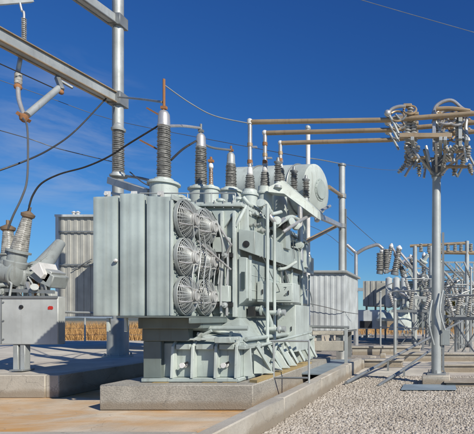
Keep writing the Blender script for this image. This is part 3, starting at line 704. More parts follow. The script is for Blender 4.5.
# cone shaped current transformer and far bushing on the right
b = MB(); b.prism([P(29, 268, YB - .1), P(39, 262, YB - .1), P(44, 274, YB - .1), P(41, 279, YB - .1)], (0, .5, 0)); b.build('shield_plate', 'white', cb, .01)
b = MB(); b.prism([P(44, 268, YB), P(52, 272, YB), P(46, 283, YB), P(41, 279, YB)], (0, .45, 0)); b.build('shield_plate', 'galv', cb, .01)
b = MB(); a = P(38, 272, YB + .35); c = P(60, 243, YB + 1.2); b.lathe(a, c - a, [(0, .24), (.1, .25), (.12, .2), ((c - a).length, .12)], 20); b.tube([a + Vector((.05, -.26, .1)), (a + c) / 2 + Vector((.1, -.22, 0)), c + Vector((0, -.15, .02))], .02, 6); b.build('bushing_cone', 'grime', cb)
b = MB(); b.prism([P(28, 276, YB), P(40, 268, YB), P(54, 276, YB), P(50, 288, YB), P(38, 283, YB)], (0, .5, 0)); b.build('duct_housing', 'grime', cb, .02)
random.seed(5)
for i in range(44):
    px = random.uniform(-8, 50); py = random.uniform(279, 294); Yj = YB + random.uniform(-.2, .5)
    k = i % 4
    if k == 0: MB().lathe(P(px, py, Yj), (random.uniform(-1, 1), -.6, random.uniform(-.2, .6)), [(0, .04), (.02, .085), (.05, .085), (.06, .05), (.16, .05), (.17, .08), (.2, .08)], 12).build('valve', 'grime', cb)
    elif k == 1: MB().tube([P(px, 297, Yj), P(px + random.uniform(-6, 6), 284, Yj), P(px + random.uniform(-9, 9), 277, Yj)], .022, 8).build('pipe', random.choice(['galvd', 'galv', 'rust']), cb)
    elif k == 2: MB().box(PX(px, Yj), PX(px + random.uniform(4, 8), Yj), Yj, Yj + .2, PZ(py + 6, Yj), PZ(py - 2, Yj)).build('mechanism_box', random.choice(['grime', 'galvd', 'cabinet']), cb, .01)
    else: MB().bar(P(px, 296, Yj), P(px + random.uniform(-5, 5), 282, Yj), .06, .06).build('bracket', random.choice(['galv', 'alum']), cb)
for px in (-14, 3, 27, 45):
    MB().bar(P(px, 297, YB + .1), P(px, 282, YB + .1), .1, .1).build('support', 'galvd', cb)
b = MB(); b.tube([P(57, 311.5, YB + .3), P(75, 312.5, YB + 1), P(100, 313, YB + 2)], .03, 8); b.build('conduit', 'galv', cb)
b = MB(); b.bar(P(-4, 290, YB - .1), P(54, 292, YB - .1), .06, .08); b.build('mounting_rail', 'galvd', cb)

# ------------------------------------------------------------------ corrugated bank, left behind
def corr(b, x0, x1, y, z0, z1, pitch, d, side=-1):
    n = int(abs(x1 - x0) / pitch); xs = []
    for i in range(n):
        t = x0 + (x1 - x0) * i / n; p = (x1 - x0) / n
        xs += [(t, 0), (t + p * .42, 0), (t + p * .5, d), (t + p * .92, d)]
    xs.append((x1, 0)); vs = []
    for x, dd in xs: vs += [(x, y + side * dd, z0), (x, y + side * dd, z1)]
    for x, dd in xs: vs += [(x, y - side * .03, z0), (x, y - side * .03, z1)]
    k = len(xs); fs = []
    for i in range(k - 1):
        fs += [(2 * i, 2 * i + 2, 2 * i + 3, 2 * i + 1), (2 * k + 2 * i + 1, 2 * k + 2 * i + 3, 2 * k + 2 * i + 2, 2 * k + 2 * i),
               (2 * i, 2 * k + 2 * i, 2 * k + 2 * i + 2, 2 * i + 2), (2 * i + 1, 2 * i + 3, 2 * k + 2 * i + 3, 2 * k + 2 * i + 1)]
    return b.add(vs, fs)
ck = thing('corrugated_enclosure', (PX(75, 20), 20.5, T), 'tall raised weathered corrugated metal enclosure between the breaker and the radiators', 'enclosure')
xa, xb = PX(58, 20), PX(150, 20); za, zb = PZ(316.5, 20), PZ(216, 20)
b = MB(); b.box(xa + .02, xb, 20.06, 22, za, zb - .06); b.build('body', 'wall', ck)
b = MB(); corr(b, xa, xb, 20.0, za, zb - .05, .25, .022); b.build('corrugated_face', 'wall', ck)
b = MB()
for py in (232, 265): z = PZ(py, 20); b.box(xa, xb, 19.92, 19.945, z - .03, z + .03)
b.build('seam_rail', 'galvd', ck)
b = MB(); b.box(xa - .03, xa + .09, 19.9, 20.05, za, zb); b.box(xa - .05, xb, 19.88, 22, zb - .05, zb + .04); b.build('edge_trim', 'wallw', ck)
MB().box(PX(93.5, 18.62), PX(150, 18.62), 18.62, 19.88, za + .02, 4.8).build('side_hood', 'wall', ck, .02)
for x in (xa + 1.9, xb - .3): MB().box(x - .1, x + .1, 20.6, 20.8, T, za).build('leg', 'galvd', ck)
MB().bar(P(72, 270, 19.9), P(92, 259, 19.9), .03, .03).build('brace', 'galvd', ck)
for px in (74, 78): MB().lathe(P(px, 216, 20.4), UP, [(0, .06), (.1, .06), (.14, .1), (.2, .02)], 10).build('roof_fitting', 'white', ck)

# ------------------------------------------------------------------ bus tubes from LV bushings to the switch pole
def wpt(px, py, z): Y = (z - EYE) * 500 / (318 - py); return Vector((PX(px, Y), Y, z))
LB = ['upper', 'middle', 'lower']
zb_ = 6.38
ends = []
for i, (a, c, Ya) in enumerate((((250, 122), (424, 112.5), 12.0), ((265, 133), (424, 122), 12.7), ((281, 143), (424, 132), 13.4))):
    p = P(a[0], a[1], Ya); q = P(388, (120, 130, 140)[i], 11.85 + .7 * i); e = P(480, (113, 122, 131)[i], 11.6 + .65 * i)
    t = MB().tube([p, q, e, Vector((9.5 + .4 * i, e.y - .5, e.z))], .058, 14)
    single(t, 'bus_tube', 'bus', 'tarnished brown bus tube crossing the sky, %s of the three' % ['topmost', 'middle', 'lowest'][i], 'bus tube', 'bus tubes from the transformer to the switch pole')
    ends.append((p, q, e))
# switch pole
YP = 12.9
sp = thing('switch_pole', (PX(436, YP), YP, .22), 'tall galvanised pole on a square footing crowned by a tangle of disconnect switches', 'switch pole')
x = PX(436.5, YP); ztop = PZ(160, YP)
MB().lathe((x, YP, .28), UP, [(0, .135), (2, .13), (ztop - .28, .105)], 20).build('pole', 'galv', sp)
MB().box(x - .24, x + .24, YP - .24, YP + .24, .25, .285).bolts((x, YP, .28), UP, .2, 4, .02, .09).build('base_plate', 'galvd', sp, .004)
MB().box(x + .14, x + .2, YP - .06, YP + .04, .35, 3.9).build('operating_pipe', 'galvd', sp)
MB().box(x + .1, x + .34, YP - .12, YP + .06, 1.0, 1.4).build('crank_box', 'grime', sp, .01)
b = MB()
for px, py, py2 in ((430, 345, 300), (441, 330, 290)): b.tube(smooth([P(px + 4, py, YP - .2), P(px - 1, (py + py2) / 2, YP - .25), P(px + 2, py2, YP - .2)]), .025, 8)
b.build('earth_lead', 'galv', sp)
zf = PZ(146, 12.3)
xl, xr = PX(402, 12.3), PX(470, 12.3)
for yy_ in (11.55, 13.3): MB().box(xl, PX(452, yy_), yy_ - .05, yy_ + .05, zf - .07, zf + .03).build('crossbar', 'bus', sp, .006)
for xx in (xl + .3, xl + .95, .12, .62): MB().box(xx - .04, xx + .04, 11.45, 13.45, zf - .16, zf - .072).build('crossbar', 'galv', sp, .006)
for a, c in (((x, YP, zf - .62), (xl + .3, 12.2, zf - .15)), ((x, YP, zf - .62), (.62, 12.2, zf - .15)), ((x, YP - .1, zf - .5), (x, 11.6, zf - .15)), ((x - .12, YP - .1, zf - .55), (x - .3, 12.2, zf - .12)), ((x + .12, YP - .1, zf - .45), (x + .25, 12.0, zf - .12))):
    MB().bar(a, c, .06, .06).build('brace', random.choice(['galv', 'galvd', 'alum']), sp, .006)
MB().box(x - .13, x + .13, YP - .13, YP + .13, zf - .6, zf - .17).build('pole_head', 'galvd', sp, .01)
random.seed(11)
for i, (p, q, e) in enumerate(ends):
    Yq = q.y
    zj = PZ((114, 123, 132)[i], Yq)
    for j, (px, lean, rr) in enumerate(((407, .12, .075), (414, -.06, .07), (437, .05, .06), (459, -.05, .065))):
        xx = PX(px, Yq); zz_ = zf + .03; L = zj - zz_ - .04 + (.2 if j == 0 else 0)
        if L < .18: L = .18
        d_ = Vector((lean, random.uniform(-.05, .05), 1)).normalized()
        o = MB().lathe((xx, Yq + .1, zz_), d_, [(0, .09), (.04, .09), (.05, .06)], 12).build('post_insulator', 'galvd', sp)
        MB().lathe((xx, Yq + .1, zz_ + .04), d_, sheds(L, rr * .7, rr * .6, .07, .045, False), 14).build('insulator', 'porcl', o)
        MB().box(xx - .09, xx + .11, Yq + .03, Yq + .17, zz_ + L + .04, zz_ + L + .11).build('cap', 'bus', o, .008)
    def T_(pts, rad, mat, name='arcing_horn'): MB().tube(smooth([(PX(a, Yq), Yq + dy, zj + dz) for a, dy, dz in pts], 5), rad, 9).build(name, mat, sp)
    T_([(433, 0, 0), (436, 0, .18), (444, 0, .30), (453, 0, .31), (463, 0, .12), (474, 0, .02)], .042, 'bus' if i == 1 else 'alum')
    T_([(437, .12, -.1), (443, .12, .12), (451, .12, .12), (457, .12, -.12), (463, .12, -.2)], .034, 'alum')
    T_([(436, -.1, .08), (452, -.1, .09), (470, -.1, .03)], .05, 'bus', 'switch_blade')
    T_([(388, -.08, -.1), (391, -.08, .06), (398, -.08, .14), (406, -.08, .15)], .038, 'alum')
    T_([(388, -.08, 0), (394, -.1, -.25), (399, -.1, -.5)], .034, 'galv')
    T_([(396, -.1, -.05), (402, -.1, -.18), (408, -.1, -.02)], .03, 'galvd')
    T_([(434, .05, -.08), (441, .05, -.42), (449, .05, -.5)], .032, 'galv', 'operating_rod')
    T_([(446, .05, -.06), (441, .05, -.3), (437, .05, -.52)], .032, 'alum', 'operating_rod')
    T_([(455, .05, -.06), (462, .05, -.35), (468, .05, -.55)], .032, 'galvd', 'operating_rod')
    T_([(468, .1, .05), (466, .1, -.3), (469, .1, -.6)], .045, 'alum', 'operating_rod')
    for px, rr, dz in ((397, .17, -.05), (410, .15, .1), (446, .24, -.05), (456, .19, -.12)):
        MB().tube([(PX(px, Yq) + rr * math.cos(2 * math.pi * q_ / 20), Yq + .13 * math.sin(2 * math.pi * q_ / 20), zj + dz + rr * math.sin(2 * math.pi * q_ / 20)) for q_ in range(20)], .026, 7, True).build('grading_ring', random.choice(['alum', 'galv', 'bus']), sp)
    MB().ball((PX(388, Yq), Yq - .08, zj - .02), .085).build('end_ball', 'alum', sp)
    MB().box(PX(434, Yq) - .04, PX(434, Yq) + .05, Yq - .05, Yq + .05, zj - .5, zj + .03).build('jaw_post', 'alum', sp, .006)
    MB().box(PX(460, Yq) - .04, PX(460, Yq) + .05, Yq - .05, Yq + .05, zj - .6, zj + .05).build('jaw_post', 'galv', sp, .006)
    for j, px in enumerate((406, 412, 419, 426, 444, 450, 457, 464, 469)):
        a = Vector((PX(px, Yq), Yq, zf - .15)); d_ = Vector((random.uniform(-.9, .9), random.uniform(-.3, .3), -1)).normalized()
        if (i + j) % 2 == 0:
            MB().lathe(a, d_, [(0, .04)] + [(.03 + t, r) for t, r in sheds(.24, .04, .03, .06, .04, False)] + [(.32, .04)], 12).build('hanging_insulator', random.choice(['porcs', 'porcl', 'porcl']), sp)
        else:
            MB().tube([a, a + d_ * .38], .034, 8).build('operating_rod', random.choice(['galv', 'alum', 'galvd']), sp)
for a, c, y_, dz, r_ in ((411, 425, 12, -.38, .035), (443, 468, 12, -.22, .045), (446, 467, 12.5, -.45, .04), (404, 420, 12.6, -.3, .03)):
    MB().cyl((PX(a, y_), y_, zf + dz), (PX(c, y_), y_, zf + dz), r_).build('operating_pipe', 'bus', sp)
MB().box(x - .36, x + .34, YP - .36, YP + .4, -.02, .25).build('footing', 'conc', sp, .02)
dup(sp, (8.2, 12.6, .22), 'added switch pole copy, unseen beyond the right edge, casting shadow streaks and carrying the bus tube ends')  # unseen copy added to throw shadow streaks across the gravel
single(MB().box(PX(402, 11.9), PX(456, 11.9), 11.55, 12.45, .03, .05), 'steel_plate', 'plate', 'flat blue-grey steel cover plate on the gravel before the pole footing', 'cover plate', bevel=.004)

# ------------------------------------------------------------------ rear poles and pale corrugated building
pp = thing('steel_pole', (PX(342, 20), 20, 0), 'round galvanised steel pole rising behind the pale corrugated enclosure', 'pole')
MB().lathe((PX(342, 20), 20, 0), UP, [(0, .15), (PZ(166, 20), .125)], 16).build('shaft', 'galv', pp)
MB().cyl((PX(342, 20), 20, PZ(166, 20)), (PX(342, 20), 20, PZ(164, 20)), .16).build('cap', 'galvd', pp)
MB().box(PX(345.4, 20), PX(346.4, 20), 19.95, 20.05, 1, PZ(209, 20)).build('conduit', 'galvd', pp)
for a, c in (((329, 187, 17), (342, 196, 20)), ((303, 243, 16.2), (340, 224, 20))):
    MB().tube([P(*a), P(*c)], .07, 10).build('arm', 'bus', pp)
for py in (196, 226): MB().lathe(P(342, py + 2, 20), UP, [(0, .17), (.16, .17)], 14).build('collar', 'galvd', pp)
pq = thing('steel_pole', (PX(308, 17.5), 17.5, 0), 'slim pale pole standing directly behind the round oil tank', 'pole')
MB().cyl((PX(308, 17.5), 17.5, 0), (PX(308, 17.5), 17.5, PZ(128, 17.5)), .075, n=14).build('shaft', 'white', pq)
MB().ball((PX(308, 17.5), 17.5, PZ(128, 17.5)), .1).build('cap', 'galv', pq)
pw = thing('corrugated_enclosure', (PX(330, 20), 21, 0), 'pale grey corrugated metal enclosure with a flat cap right of the transformer', 'enclosure')
xa, xb, za, zb = PX(288, 19), PX(345, 19), 1.22, PZ(273, 19)
for x_, y_ in ((xa + .3, 19.3), (-5.0, 19.3), (xb - .3, 19.3), (xb - .3, 21.6)): MB().box(x_ - .08, x_ + .08, y_ - .08, y_ + .08, 0, 1.15).build('leg', 'galvd', pw)
MB().box(xa, xb - .04, 19.06, 21.95, 1.14, 1.21).build('base_frame', 'galvd', pw, .01)
MB().box(xa, xb - .02, 19.05, 22.0, 1.212, zb).build('body', 'wallw', pw)
b = MB(); corr(b, xa, xb, 19.0, za, zb, .21, .014); b.build('corrugated_face', 'wallw', pw)
b = MB()
for i in range(14):
    y = 19.05 + i * .2; b.box(xb - .018, xb + .006, y, y + .1, 1.22, zb)
b.build('corrugated_side', 'wallw', pw)
MB().box(xa - .05, xb + .1, 18.88, 22.1, zb + .002, zb + .09).build('roof_cap', 'galv', pw, .01)
MB().box(PX(301, 18.9), PX(307, 18.9), 18.9, 18.96, PZ(303, 18.9), PZ(289, 18.9)).build('vent_window', 'glass', pw, .005)
MB().box(PX(300.5, 18.9), PX(307.5, 18.9), 18.88, 18.899, PZ(289, 18.9), PZ(288, 18.9)).build('window_hood', 'galv', pw)
MB().box(PX(307, 18.9), PX(310, 18.9), 18.9, 18.96, PZ(332, 18.9), PZ(315, 18.9)).build('dark_slot', 'dark', pw)
for px, py in ((300, 262), (303, 258), (306, 266)):
    MB().lathe(P(px, 270, 19.6), UP, [(0, .05), (.1, .06), (.14, .09), (.18, .03), (.4, .02)], 10).build('roof_fitting', 'galvd', pw)
wire([(306, 303, 18.8), (325, 307, 18.8), (345, 312, 19), (358, 314, 20)], .012, 'wire', 'thin grey cable hung across the front of the pale corrugated enclosure')

# ------------------------------------------------------------------ handrail and barriers by the kerb
hr = thing('handrail', (-2.75, 11.8, .37), 'grey pipe handrail standing on the kerb wall beside the control cabinet', 'handrail')
for px, y0, y1, Y in ((308.5, 386, 342, 10.6),):
    pass
Yh = (EYE - .37) * 500 / (383 - 318)
MB().cyl((PX(309, Yh), Yh, .37), (PX(309, Yh), Yh, PZ(341, Yh)), .022, n=10).build('post', 'galv', hr)
MB().cyl((PX(272, Yh), Yh + .1, .2), (PX(272, Yh), Yh + .1, PZ(341, Yh)), .022, n=10).build('post', 'galv', hr)
b = MB()
for py in (341,): b.cyl(P(271, py, Yh + .1), P(309.5, py, Yh), .022, n=10)
b.build('rail', 'galv', hr)
MB().cyl(P(273, 378, Yh + .1), P(308, 378, Yh), .022, n=10).build('toe_rail', 'galvd', hr)
g2 = thing('guard_barrier', (PX(328, 14.6), 14.6, 0), 'pale plank guard barrier with a grey pipe top in front of the corrugated enclosure', 'barrier')
Yg = 14.8
MB().cyl(P(303, 326.5, Yg), P(349, 327.5, Yg), .045, n=10).build('top_rail', 'galvd', g2)
for px, pb in ((310.5, 352), (346, 366)): MB().box(PX(px, Yg) - .045, PX(px, Yg) + .045, Yg - .04, Yg + .04, .0, PZ(327, Yg)).build('post', 'galv', g2, .005)
for py0, py1 in ((331, 335), (341, 351)): MB().box(PX(312.4, Yg), PX(344, Yg), Yg - .02, Yg + .06, PZ(py1, Yg), PZ(py0, Yg)).build('plank', 'conc', g2, .01)
for px in (316, 338): MB().box(PX(px, Yg), PX(px + 4, Yg), Yg + .07, Yg + .2, PZ(352, Yg), PZ(331, Yg)).build('backing_post', 'galvd', g2)
single(MB().prism([(PX(272, 12.6), 12.6, .30), (-2.84, 12.2, .30), (-2.84, 16.4, .30), (PX(309, 16.4), 16.4, .30)], (0, 0, .04)), 'walkway_plate', 'plate', 'flat pale blue-grey steel walkway between the transformer and the kerb', 'walkway', bevel=.004)
# concrete kerb stubs and small stands behind kerb
for i, (px, py, Y, w_) in enumerate(((345, 378, 14.2, .24), (361, 370, 16.8, .2), (373, 365, 18.8, .2), (383, 361, 20.6, .2))):
    x = PX(px, Y); b = MB().box(x - w_ / 2, x + w_ / 2, Y - .15, Y + .15, -.02, PZ(py - 12 + i * 1.5, Y))
    single(b, 'kerb_stub', 'conc', ['nearest and tallest', 'second', 'third', 'farthest'][i] + ' of the small concrete stubs lined up beyond the end of the kerb', 'concrete stub', 'concrete stubs beyond the kerb', .012)
# low conduits running back over stands
def conduit(pts, r, label, mat='galvd'):
    return single(MB().tube([Vector(p) for p in pts], r, 10), 'conduit', mat, label, 'conduit')
def G(px, py, z=0.06): Y = (EYE - z) * 500 / (py - 318); return Vector((PX(px, Y), Y, z))
conduit([P(346, 383, 12.6), P(388, 360, 16), P(433, 336, 19.5), P(462, 321, 22)], .045, 'longer of two dark pipes climbing from the gravel behind the switch pole')
conduit([P(378, 386, 12.4), P(404, 369, 14.5), P(431, 350, 17), P(446, 340, 18.5)], .04, 'shorter dark pipe climbing from the gravel close to the switch pole')
for px, py, Y in ((388, 360, 16), (433, 336, 19.5), (404, 369, 14.5)):
    x_ = PX(px, Y); single(MB().box(x_ - .03, x_ + .03, Y - .03, Y + .03, 0, PZ(py, Y) - .03), 'pipe_support', 'galvd', {388: 'short steel stand under the middle of the longer dark pipe', 433: 'steel stand holding the dark pipe behind the switch pole', 404: 'short steel stand under the shorter dark pipe'}[px], 'pipe stand')
for i, (x0, x1, Y, z1, dpt) in enumerate(((345, 402, 17.2, .34, .5), (396, 480, 19.5, .42, .6), (352, 420, 23, .5, .6), (440, 500, 15.6, .32, .7), (446, 505, 12.3, .16, .8), (300, 372, 27, .7, .7), (400, 470, 30, .8, .7))):
    lab = ['short concrete trough edge just beyond the guard barrier', 'concrete beam behind the foot of the switch pole', 'concrete trough edge farther back, behind the pipes', 'low broad concrete footing at the right edge, behind the pole',
           'low concrete slab cut by the right edge beside the pole footing', 'raised concrete sill below the far end of the enclosure', 'far concrete sill below the distant switchgear'][i]
    if i in (5, 6): continue
    b = MB().box(PX(x0, Y), PX(x1, Y), Y, Y + dpt, -.01, z1 * .62)
    b.box(PX(x0, Y) - .05, PX(x1, Y) + .05, Y - .06, Y + dpt + .05, z1 * .622, z1 * .8)
    single(b, 'concrete_beam', 'conc', lab, 'concrete beam', 'concrete beams behind the switch pole', .015)
# scattered small fittings / blocks on the gravel, right and middle distance
random.seed(21)
spots = [(355, 338, 'rubble', 'by the foot of the pale enclosure'), (367, 337, 'rubble', 'under the far wedge-roofed enclosure'), (402, 336, 'rubble', 'left of the switch pole, in the middle distance'), (458, 339, 'rubble', 'right of the switch pole'), (468, 347, 'rubble', 'at the right edge')]
for i, (px, py, nm, where) in enumerate(spots):
    c = G(px, py, 0); b = MB()
    for k in range(9):
        ax_, ay = c.x + random.uniform(-1, 1) * c.y * .018, c.y + random.uniform(-.8, .8); s = random.uniform(.08, .28)
        p_ = Vector((ax_, ay, s * .4)); q_ = p_ + Vector((random.uniform(-1, 1), random.uniform(-.5, .5), random.uniform(-.2, .5))) * s
        b.bar(p_, q_, s, s * .7)
    single(b, 'rubble_pile', random.choice(['conc', 'galvd']), 'small heap of broken blocks and scrap ' + where, 'rubble')

# ------------------------------------------------------------------ far second transformer (right)
t2 = thing('power_transformer', (PX(395, 34), 34, .2), 'distant grey transformer seen left of the switch pole', 'transformer')
def B2(px0, px1, py0, py1, Y, d, name, mat, bevel=.02): return MB().box(PX(px0, Y), PX(px1, Y), Y, Y + d, PZ(py1, Y), PZ(py0, Y)).build(name, mat, t2, bevel)
B2(400, 432, 284, 326, 35, 4, 'tank', 'grey2'); B2(396, 434, 316, 328, 34, 6, 'tank_base', 'grey'); B2(398, 433, 281, 284, 34.8, 4.4, 'tank_cover', 'grey')
for px in (389, 396.5, 404):
    MB().lathe(P(px, 308, 33), UP, [(0, .05), (.05, .2), (.15, .23), (PZ(277, 33) - PZ(308, 33) - .1, .23), (PZ(277, 33) - PZ(308, 33), .08)], 16).build('radiator', 'wallw', t2)
for a, c, r in (((380, 271, 33), (382, 252, 33), .17), ((386, 270, 33), (391, 247, 33), .15), ((395, 272, 33), (399, 249, 33), .2), ((404, 275, 33.5), (396, 255, 33.5), .16), ((415, 282, 35), (411, 258, 35), .16), ((424, 282, 35), (424, 256, 35), .15)):
    a = P(*a); c = P(*c); o = MB().lathe(a, c - a, [(-.2, r * 1.3), (0, r * 1.3), (.02, r)], 14).build('bushing', 'galvd', t2)
    MB().lathe(a, c - a, sheds((c - a).length, r, r * .7, .12, .06), 14).build('insulator', 'porc', o)
    MB().lathe(c, c - a, [(0, r), (.1, r), (.25, .05)], 12).build('cap', 'white', o)
for px in (384, 391, 399, 407): MB().lathe(P(px, 321, 32.6), UP, [(0, .45), (.15, .5), (.5, .3), (.7, .12)], 14).build('base_cone', 'grey2', t2)
for pts in ([(392, 247, 33), (402, 262, 33), (412, 270, 34)], [(398, 250, 33), (408, 262, 33), (416, 275, 34)], [(384, 273, 33), (396, 268, 33), (408, 258, 34), (420, 262, 35)], [(399, 292, 32), (412, 300, 32), (424, 318, 33), (430, 330, 33)], [(404, 290, 32), (418, 296, 32), (428, 312, 33)]):
    MB().tube(smooth([P(*q) for q in pts], 4), .08, 8).build('pipe', 'alum', t2)
MB().lathe(P(404, 330, 32.5), (0, 0, 1), [(0, 1.0), (.3, .9), (.8, .35), (1.2, .3)], 18).build('cone_base', 'grey2', t2)
for px in (402, 412, 421, 430): B2(px, px + 1.5, 286, 320, 34.9, .1, 'stiffener_rib', 'grey', .005)
random.seed(77)
for i in range(34):
    px = random.uniform(398, 438); py = random.uniform(262, 318); Yj = random.uniform(32, 36); k = i % 3
    if k == 0: MB().tube(smooth([P(px, py, Yj), P(px + random.uniform(3, 8), py + random.uniform(-8, 8), Yj), P(px + random.uniform(6, 13), py + random.uniform(4, 16), Yj)], 4), random.uniform(.05, .1), 8).build('pipe', random.choice(['alum', 'wallw', 'galv', 'galvd']), t2)
    elif k == 1: MB().bar(P(px, py, Yj), P(px + random.uniform(-9, 9), py + random.uniform(8, 20), Yj), .14, .14).build('brace', random.choice(['grey2', 'galv', 'wallw']), t2)
    else: MB().lathe(P(px, py, Yj), (random.uniform(-1, 1), -.3, random.uniform(.2, 1)), [(0, .16), (.3, .18), (.32, .3), (.4, .3), (.42, .15), (.9, .12)], 12).build('fitting', random.choice(['grey2', 'wallw', 'grime', 'dark']), t2)
# wedge-shadowed enclosure far
w2 = thing('corrugated_enclosure', (PX(375, 38), 38, 0), 'distant dark brownish enclosure with corrugated walls, left of the far transformer', 'enclosure')
b = MB(); corr(b, PX(363, 38), PX(390, 38), 38, PZ(306, 38), PZ(281, 38), .4, .06); b.build('corrugated_face', 'wall', w2)
MB().box(PX(363, 38), PX(390, 38), 38.05, 41, PZ(306, 38), PZ(281, 38)).build('body', 'wall', w2)
MB().box(PX(376.5, 36), PX(392, 36), 36, 37.9, PZ(306, 36), PZ(283, 36)).build('side_hood', 'wall', w2)
for px in (365, 374, 384): MB().box(PX(px, 38), PX(px + 1.5, 38), 38.3, 38.6, 0, PZ(306, 38)).build('leg', 'galvd', w2)
MB().box(PX(357, 33), PX(386, 33), 33, 33.8, PZ(329, 33), PZ(310, 33)).build('white_kiosk', 'wallw', w2, .03)
MB().box(PX(360, 33), PX(372, 33), 32.94, 32.99, PZ(328, 33), PZ(321, 33)).build('kiosk_opening', 'dark', w2)
# forked post (Y shaped) at px 356
fp = thing('forked_post', (PX(356, 26), 26, 0), 'pale steel post with two outstretched curved arms behind the pale enclosure', 'post')
MB().lathe((PX(356, 26), 26, 0), UP, [(0, .13), (PZ(252, 26), .09)], 12).build('shaft', 'alum', fp)
MB().tube(smooth([P(356, 254, 26), P(364, 249, 26), P(372, 246, 26), P(378, 245, 26), P(383, 249, 26)]), .09, 10).build('arm', 'alum', fp)
MB().tube([P(356, 253, 26), P(347, 245, 26)], .09, 10).build('arm', 'alum', fp)
o = MB().cyl(P(384, 249, 26.5), P(384, 272, 26.5), .05).build('drop_insulator', 'galvd', fp)
MB().lathe(P(380, 270, 26.5), UP, sheds(.9, .16, .14, .1, .06), 14).build('sheds', 'porc', o); MB().lathe(P(386.5, 268, 26.5), UP, sheds(1.0, .10, .09, .1, .06), 14).build('sheds', 'porc', o)
MB().box(PX(350, 26), PX(363, 26), 25.9, 26.1, PZ(291, 26), PZ(288, 26)).build('bracket', 'galv', fp)

# ------------------------------------------------------------------ far gantries and switchgear right
def gantry(pxs, py, Y, base, label, lattice=True, mat='galvd', h=.5):
    g = thing('lattice_gantry', (PX(pxs[0], Y), Y, 0), label, 'gantry')
    z = PZ(py, Y); x0, x1 = PX(pxs[0], Y), PX(pxs[-1], Y)
    b = MB()
    for zz in (z, z - h):
        for yy in (Y, Y + .5): b.box(x0, x1, yy - .035, yy + .035, zz - .035, zz + .035)
    n = max(4, int((x1 - x0) / .55)); 
    for i in range(n):
        a = x0 + (x1 - x0) * i / n; c = x0 + (x1 - x0) * (i + 1) / n
        for yy in (Y, Y + .5): b.bar((a, yy, z if i % 2 else z - h), (c, yy, z - h if i % 2 else z), .04, .04)
        b.bar((a, Y, z), (c, Y + .5, z), .03, .03)
    b.build('lattice_beam', mat, g)
    for px in pxs:
        x = PX(px, Y); c = MB(); 
        for dx in (-.15, .15):
            for dy in (0, .5): c.box(x + dx - .03, x + dx + .03, Y + dy - .03, Y + dy + .03, 0, z)
        k = int(z / .5)
        for i in range(k):
            s_ = 1 if i % 2 else -1
            c.bar((x - .15 * s_, Y, i * .5), (x + .15 * s_, Y, i * .5 + .5), .03, .03); c.bar((x - .15 * s_, Y + .5, i * .5), (x + .15 * s_, Y + .5, i * .5 + .5), .03, .03)
        c.build('column', mat, g)
    return g
gantry((428, 466), 272, 32, 0, 'dark lattice gantry just right of the switch pole at middle height', h=.5)
gantry((447, 490), 284, 40, 0, 'lower lattice gantry beyond the nearer dark one', h=.5)
gt3 = thing('pipe_gantry', (PX(440, 30), 30, 0), 'rusty pipe portal frame with the highest crossbar at the far right', 'gantry')
for a, c, r in (((410, 246, 30), (467, 243, 30), .09), ((428, 252, 30), (480, 253, 30), .12)):
    MB().cyl(P(*a), P(*c), r, n=10).build('crossbar', 'bus', gt3)
for px, t in ((415, 246), (467, 241), (431, 246)): MB().cyl((PX(px, 30), 30, 0), (PX(px, 30), 30, PZ(t, 30)), .13, n=12).build('post', 'galv', gt3)
for px in (421, 429, 441, 448, 455, 461, 471): 
    MB().lathe(P(px, 252, 30), UP, sheds(.5, .09, .07, .1, .06), 12).build('insulator', 'porcs', gt3)
# disconnect switches: base frame, three slanted insulators, blade
def switch(name='disconnect_switch'):
    g = thing(name, (0, 0, 0), 'distant disconnect switch with slanting insulators on a steel stand', 'disconnect switch', 'distant disconnect switches')
    b = MB(); b.box(-1.0, 1.0, -.08, .08, 2.6, 2.75); b.box(-.75, -.65, -.05, .05, 0, 2.6); b.box(.65, .75, -.05, .05, 0, 2.6); b.bar((-.7, 0, .6), (.7, 0, 2.4), .05, .05); b.bar((.7, 0, .6), (-.7, 0, 2.4), .05, .05); b.build('stand', 'galvd', g)
    for x, dx in ((-.8, -.35), (0, .15), (.8, .35)):
        MB().lathe((x, 0, 2.75), (dx, 0, 1), [(0, .06)] + [(t + .02, r) for t, r in sheds(.95, .075, .065, .1, .06)], 12).build('insulator', 'porcl' if x else 'porcs', g)
    MB().tube([(-1.1, 0, 3.72), (0, 0, 3.78), (1.1, 0, 3.72)], .04, 8).tube(smooth([(-1.1, 0, 3.72), (-1.3, 0, 4.0), (-.9, 0, 4.2)]), .025, 6).build('blade', 'galvd', g)
    return g
s0 = switch(); s0.location = P(410, 318, 27) * 1; s0.location.z = -.6
s0['label'] = 'disconnect switch with slanting insulators left of the switch pole, before the far transformer'
sw = [(436, 34, .6, .6, 'disconnect switch right behind the shaft of the switch pole'), (442, 37, 1.4, -.5, 'high disconnect switch beyond the pipe portal frame'), (457, 25, -.9, .15, 'low disconnect switch in front of the lattice, right of centre of the tangle'), (468, 24, -1.0, -.6, 'lowest and nearest disconnect switch by the right edge'), (424, 29, .2, .4, 'disconnect switch partly hidden behind the switch pole'), (446, 27, -.4, -.3, 'disconnect switch nearest on the right of the switch pole'), (460, 33, .3, .2, 'disconnect switch under the pipe portal frame at far right'),
      (472, 28, -.2, .5, 'disconnect switch cut by the right edge of the picture'), (452, 42, .5, 0, 'smallest disconnect switch, far behind the lattice gantries'), (466, 38, .4, -.2, 'far disconnect switch between the two lattice columns'), (418, 36, .9, .1, 'disconnect switch above the tank of the far transformer')]
for px, Y, dz, rz, lab in sw: dup(s0, (PX(px, Y), Y, dz), lab, rz)
random.seed(31)
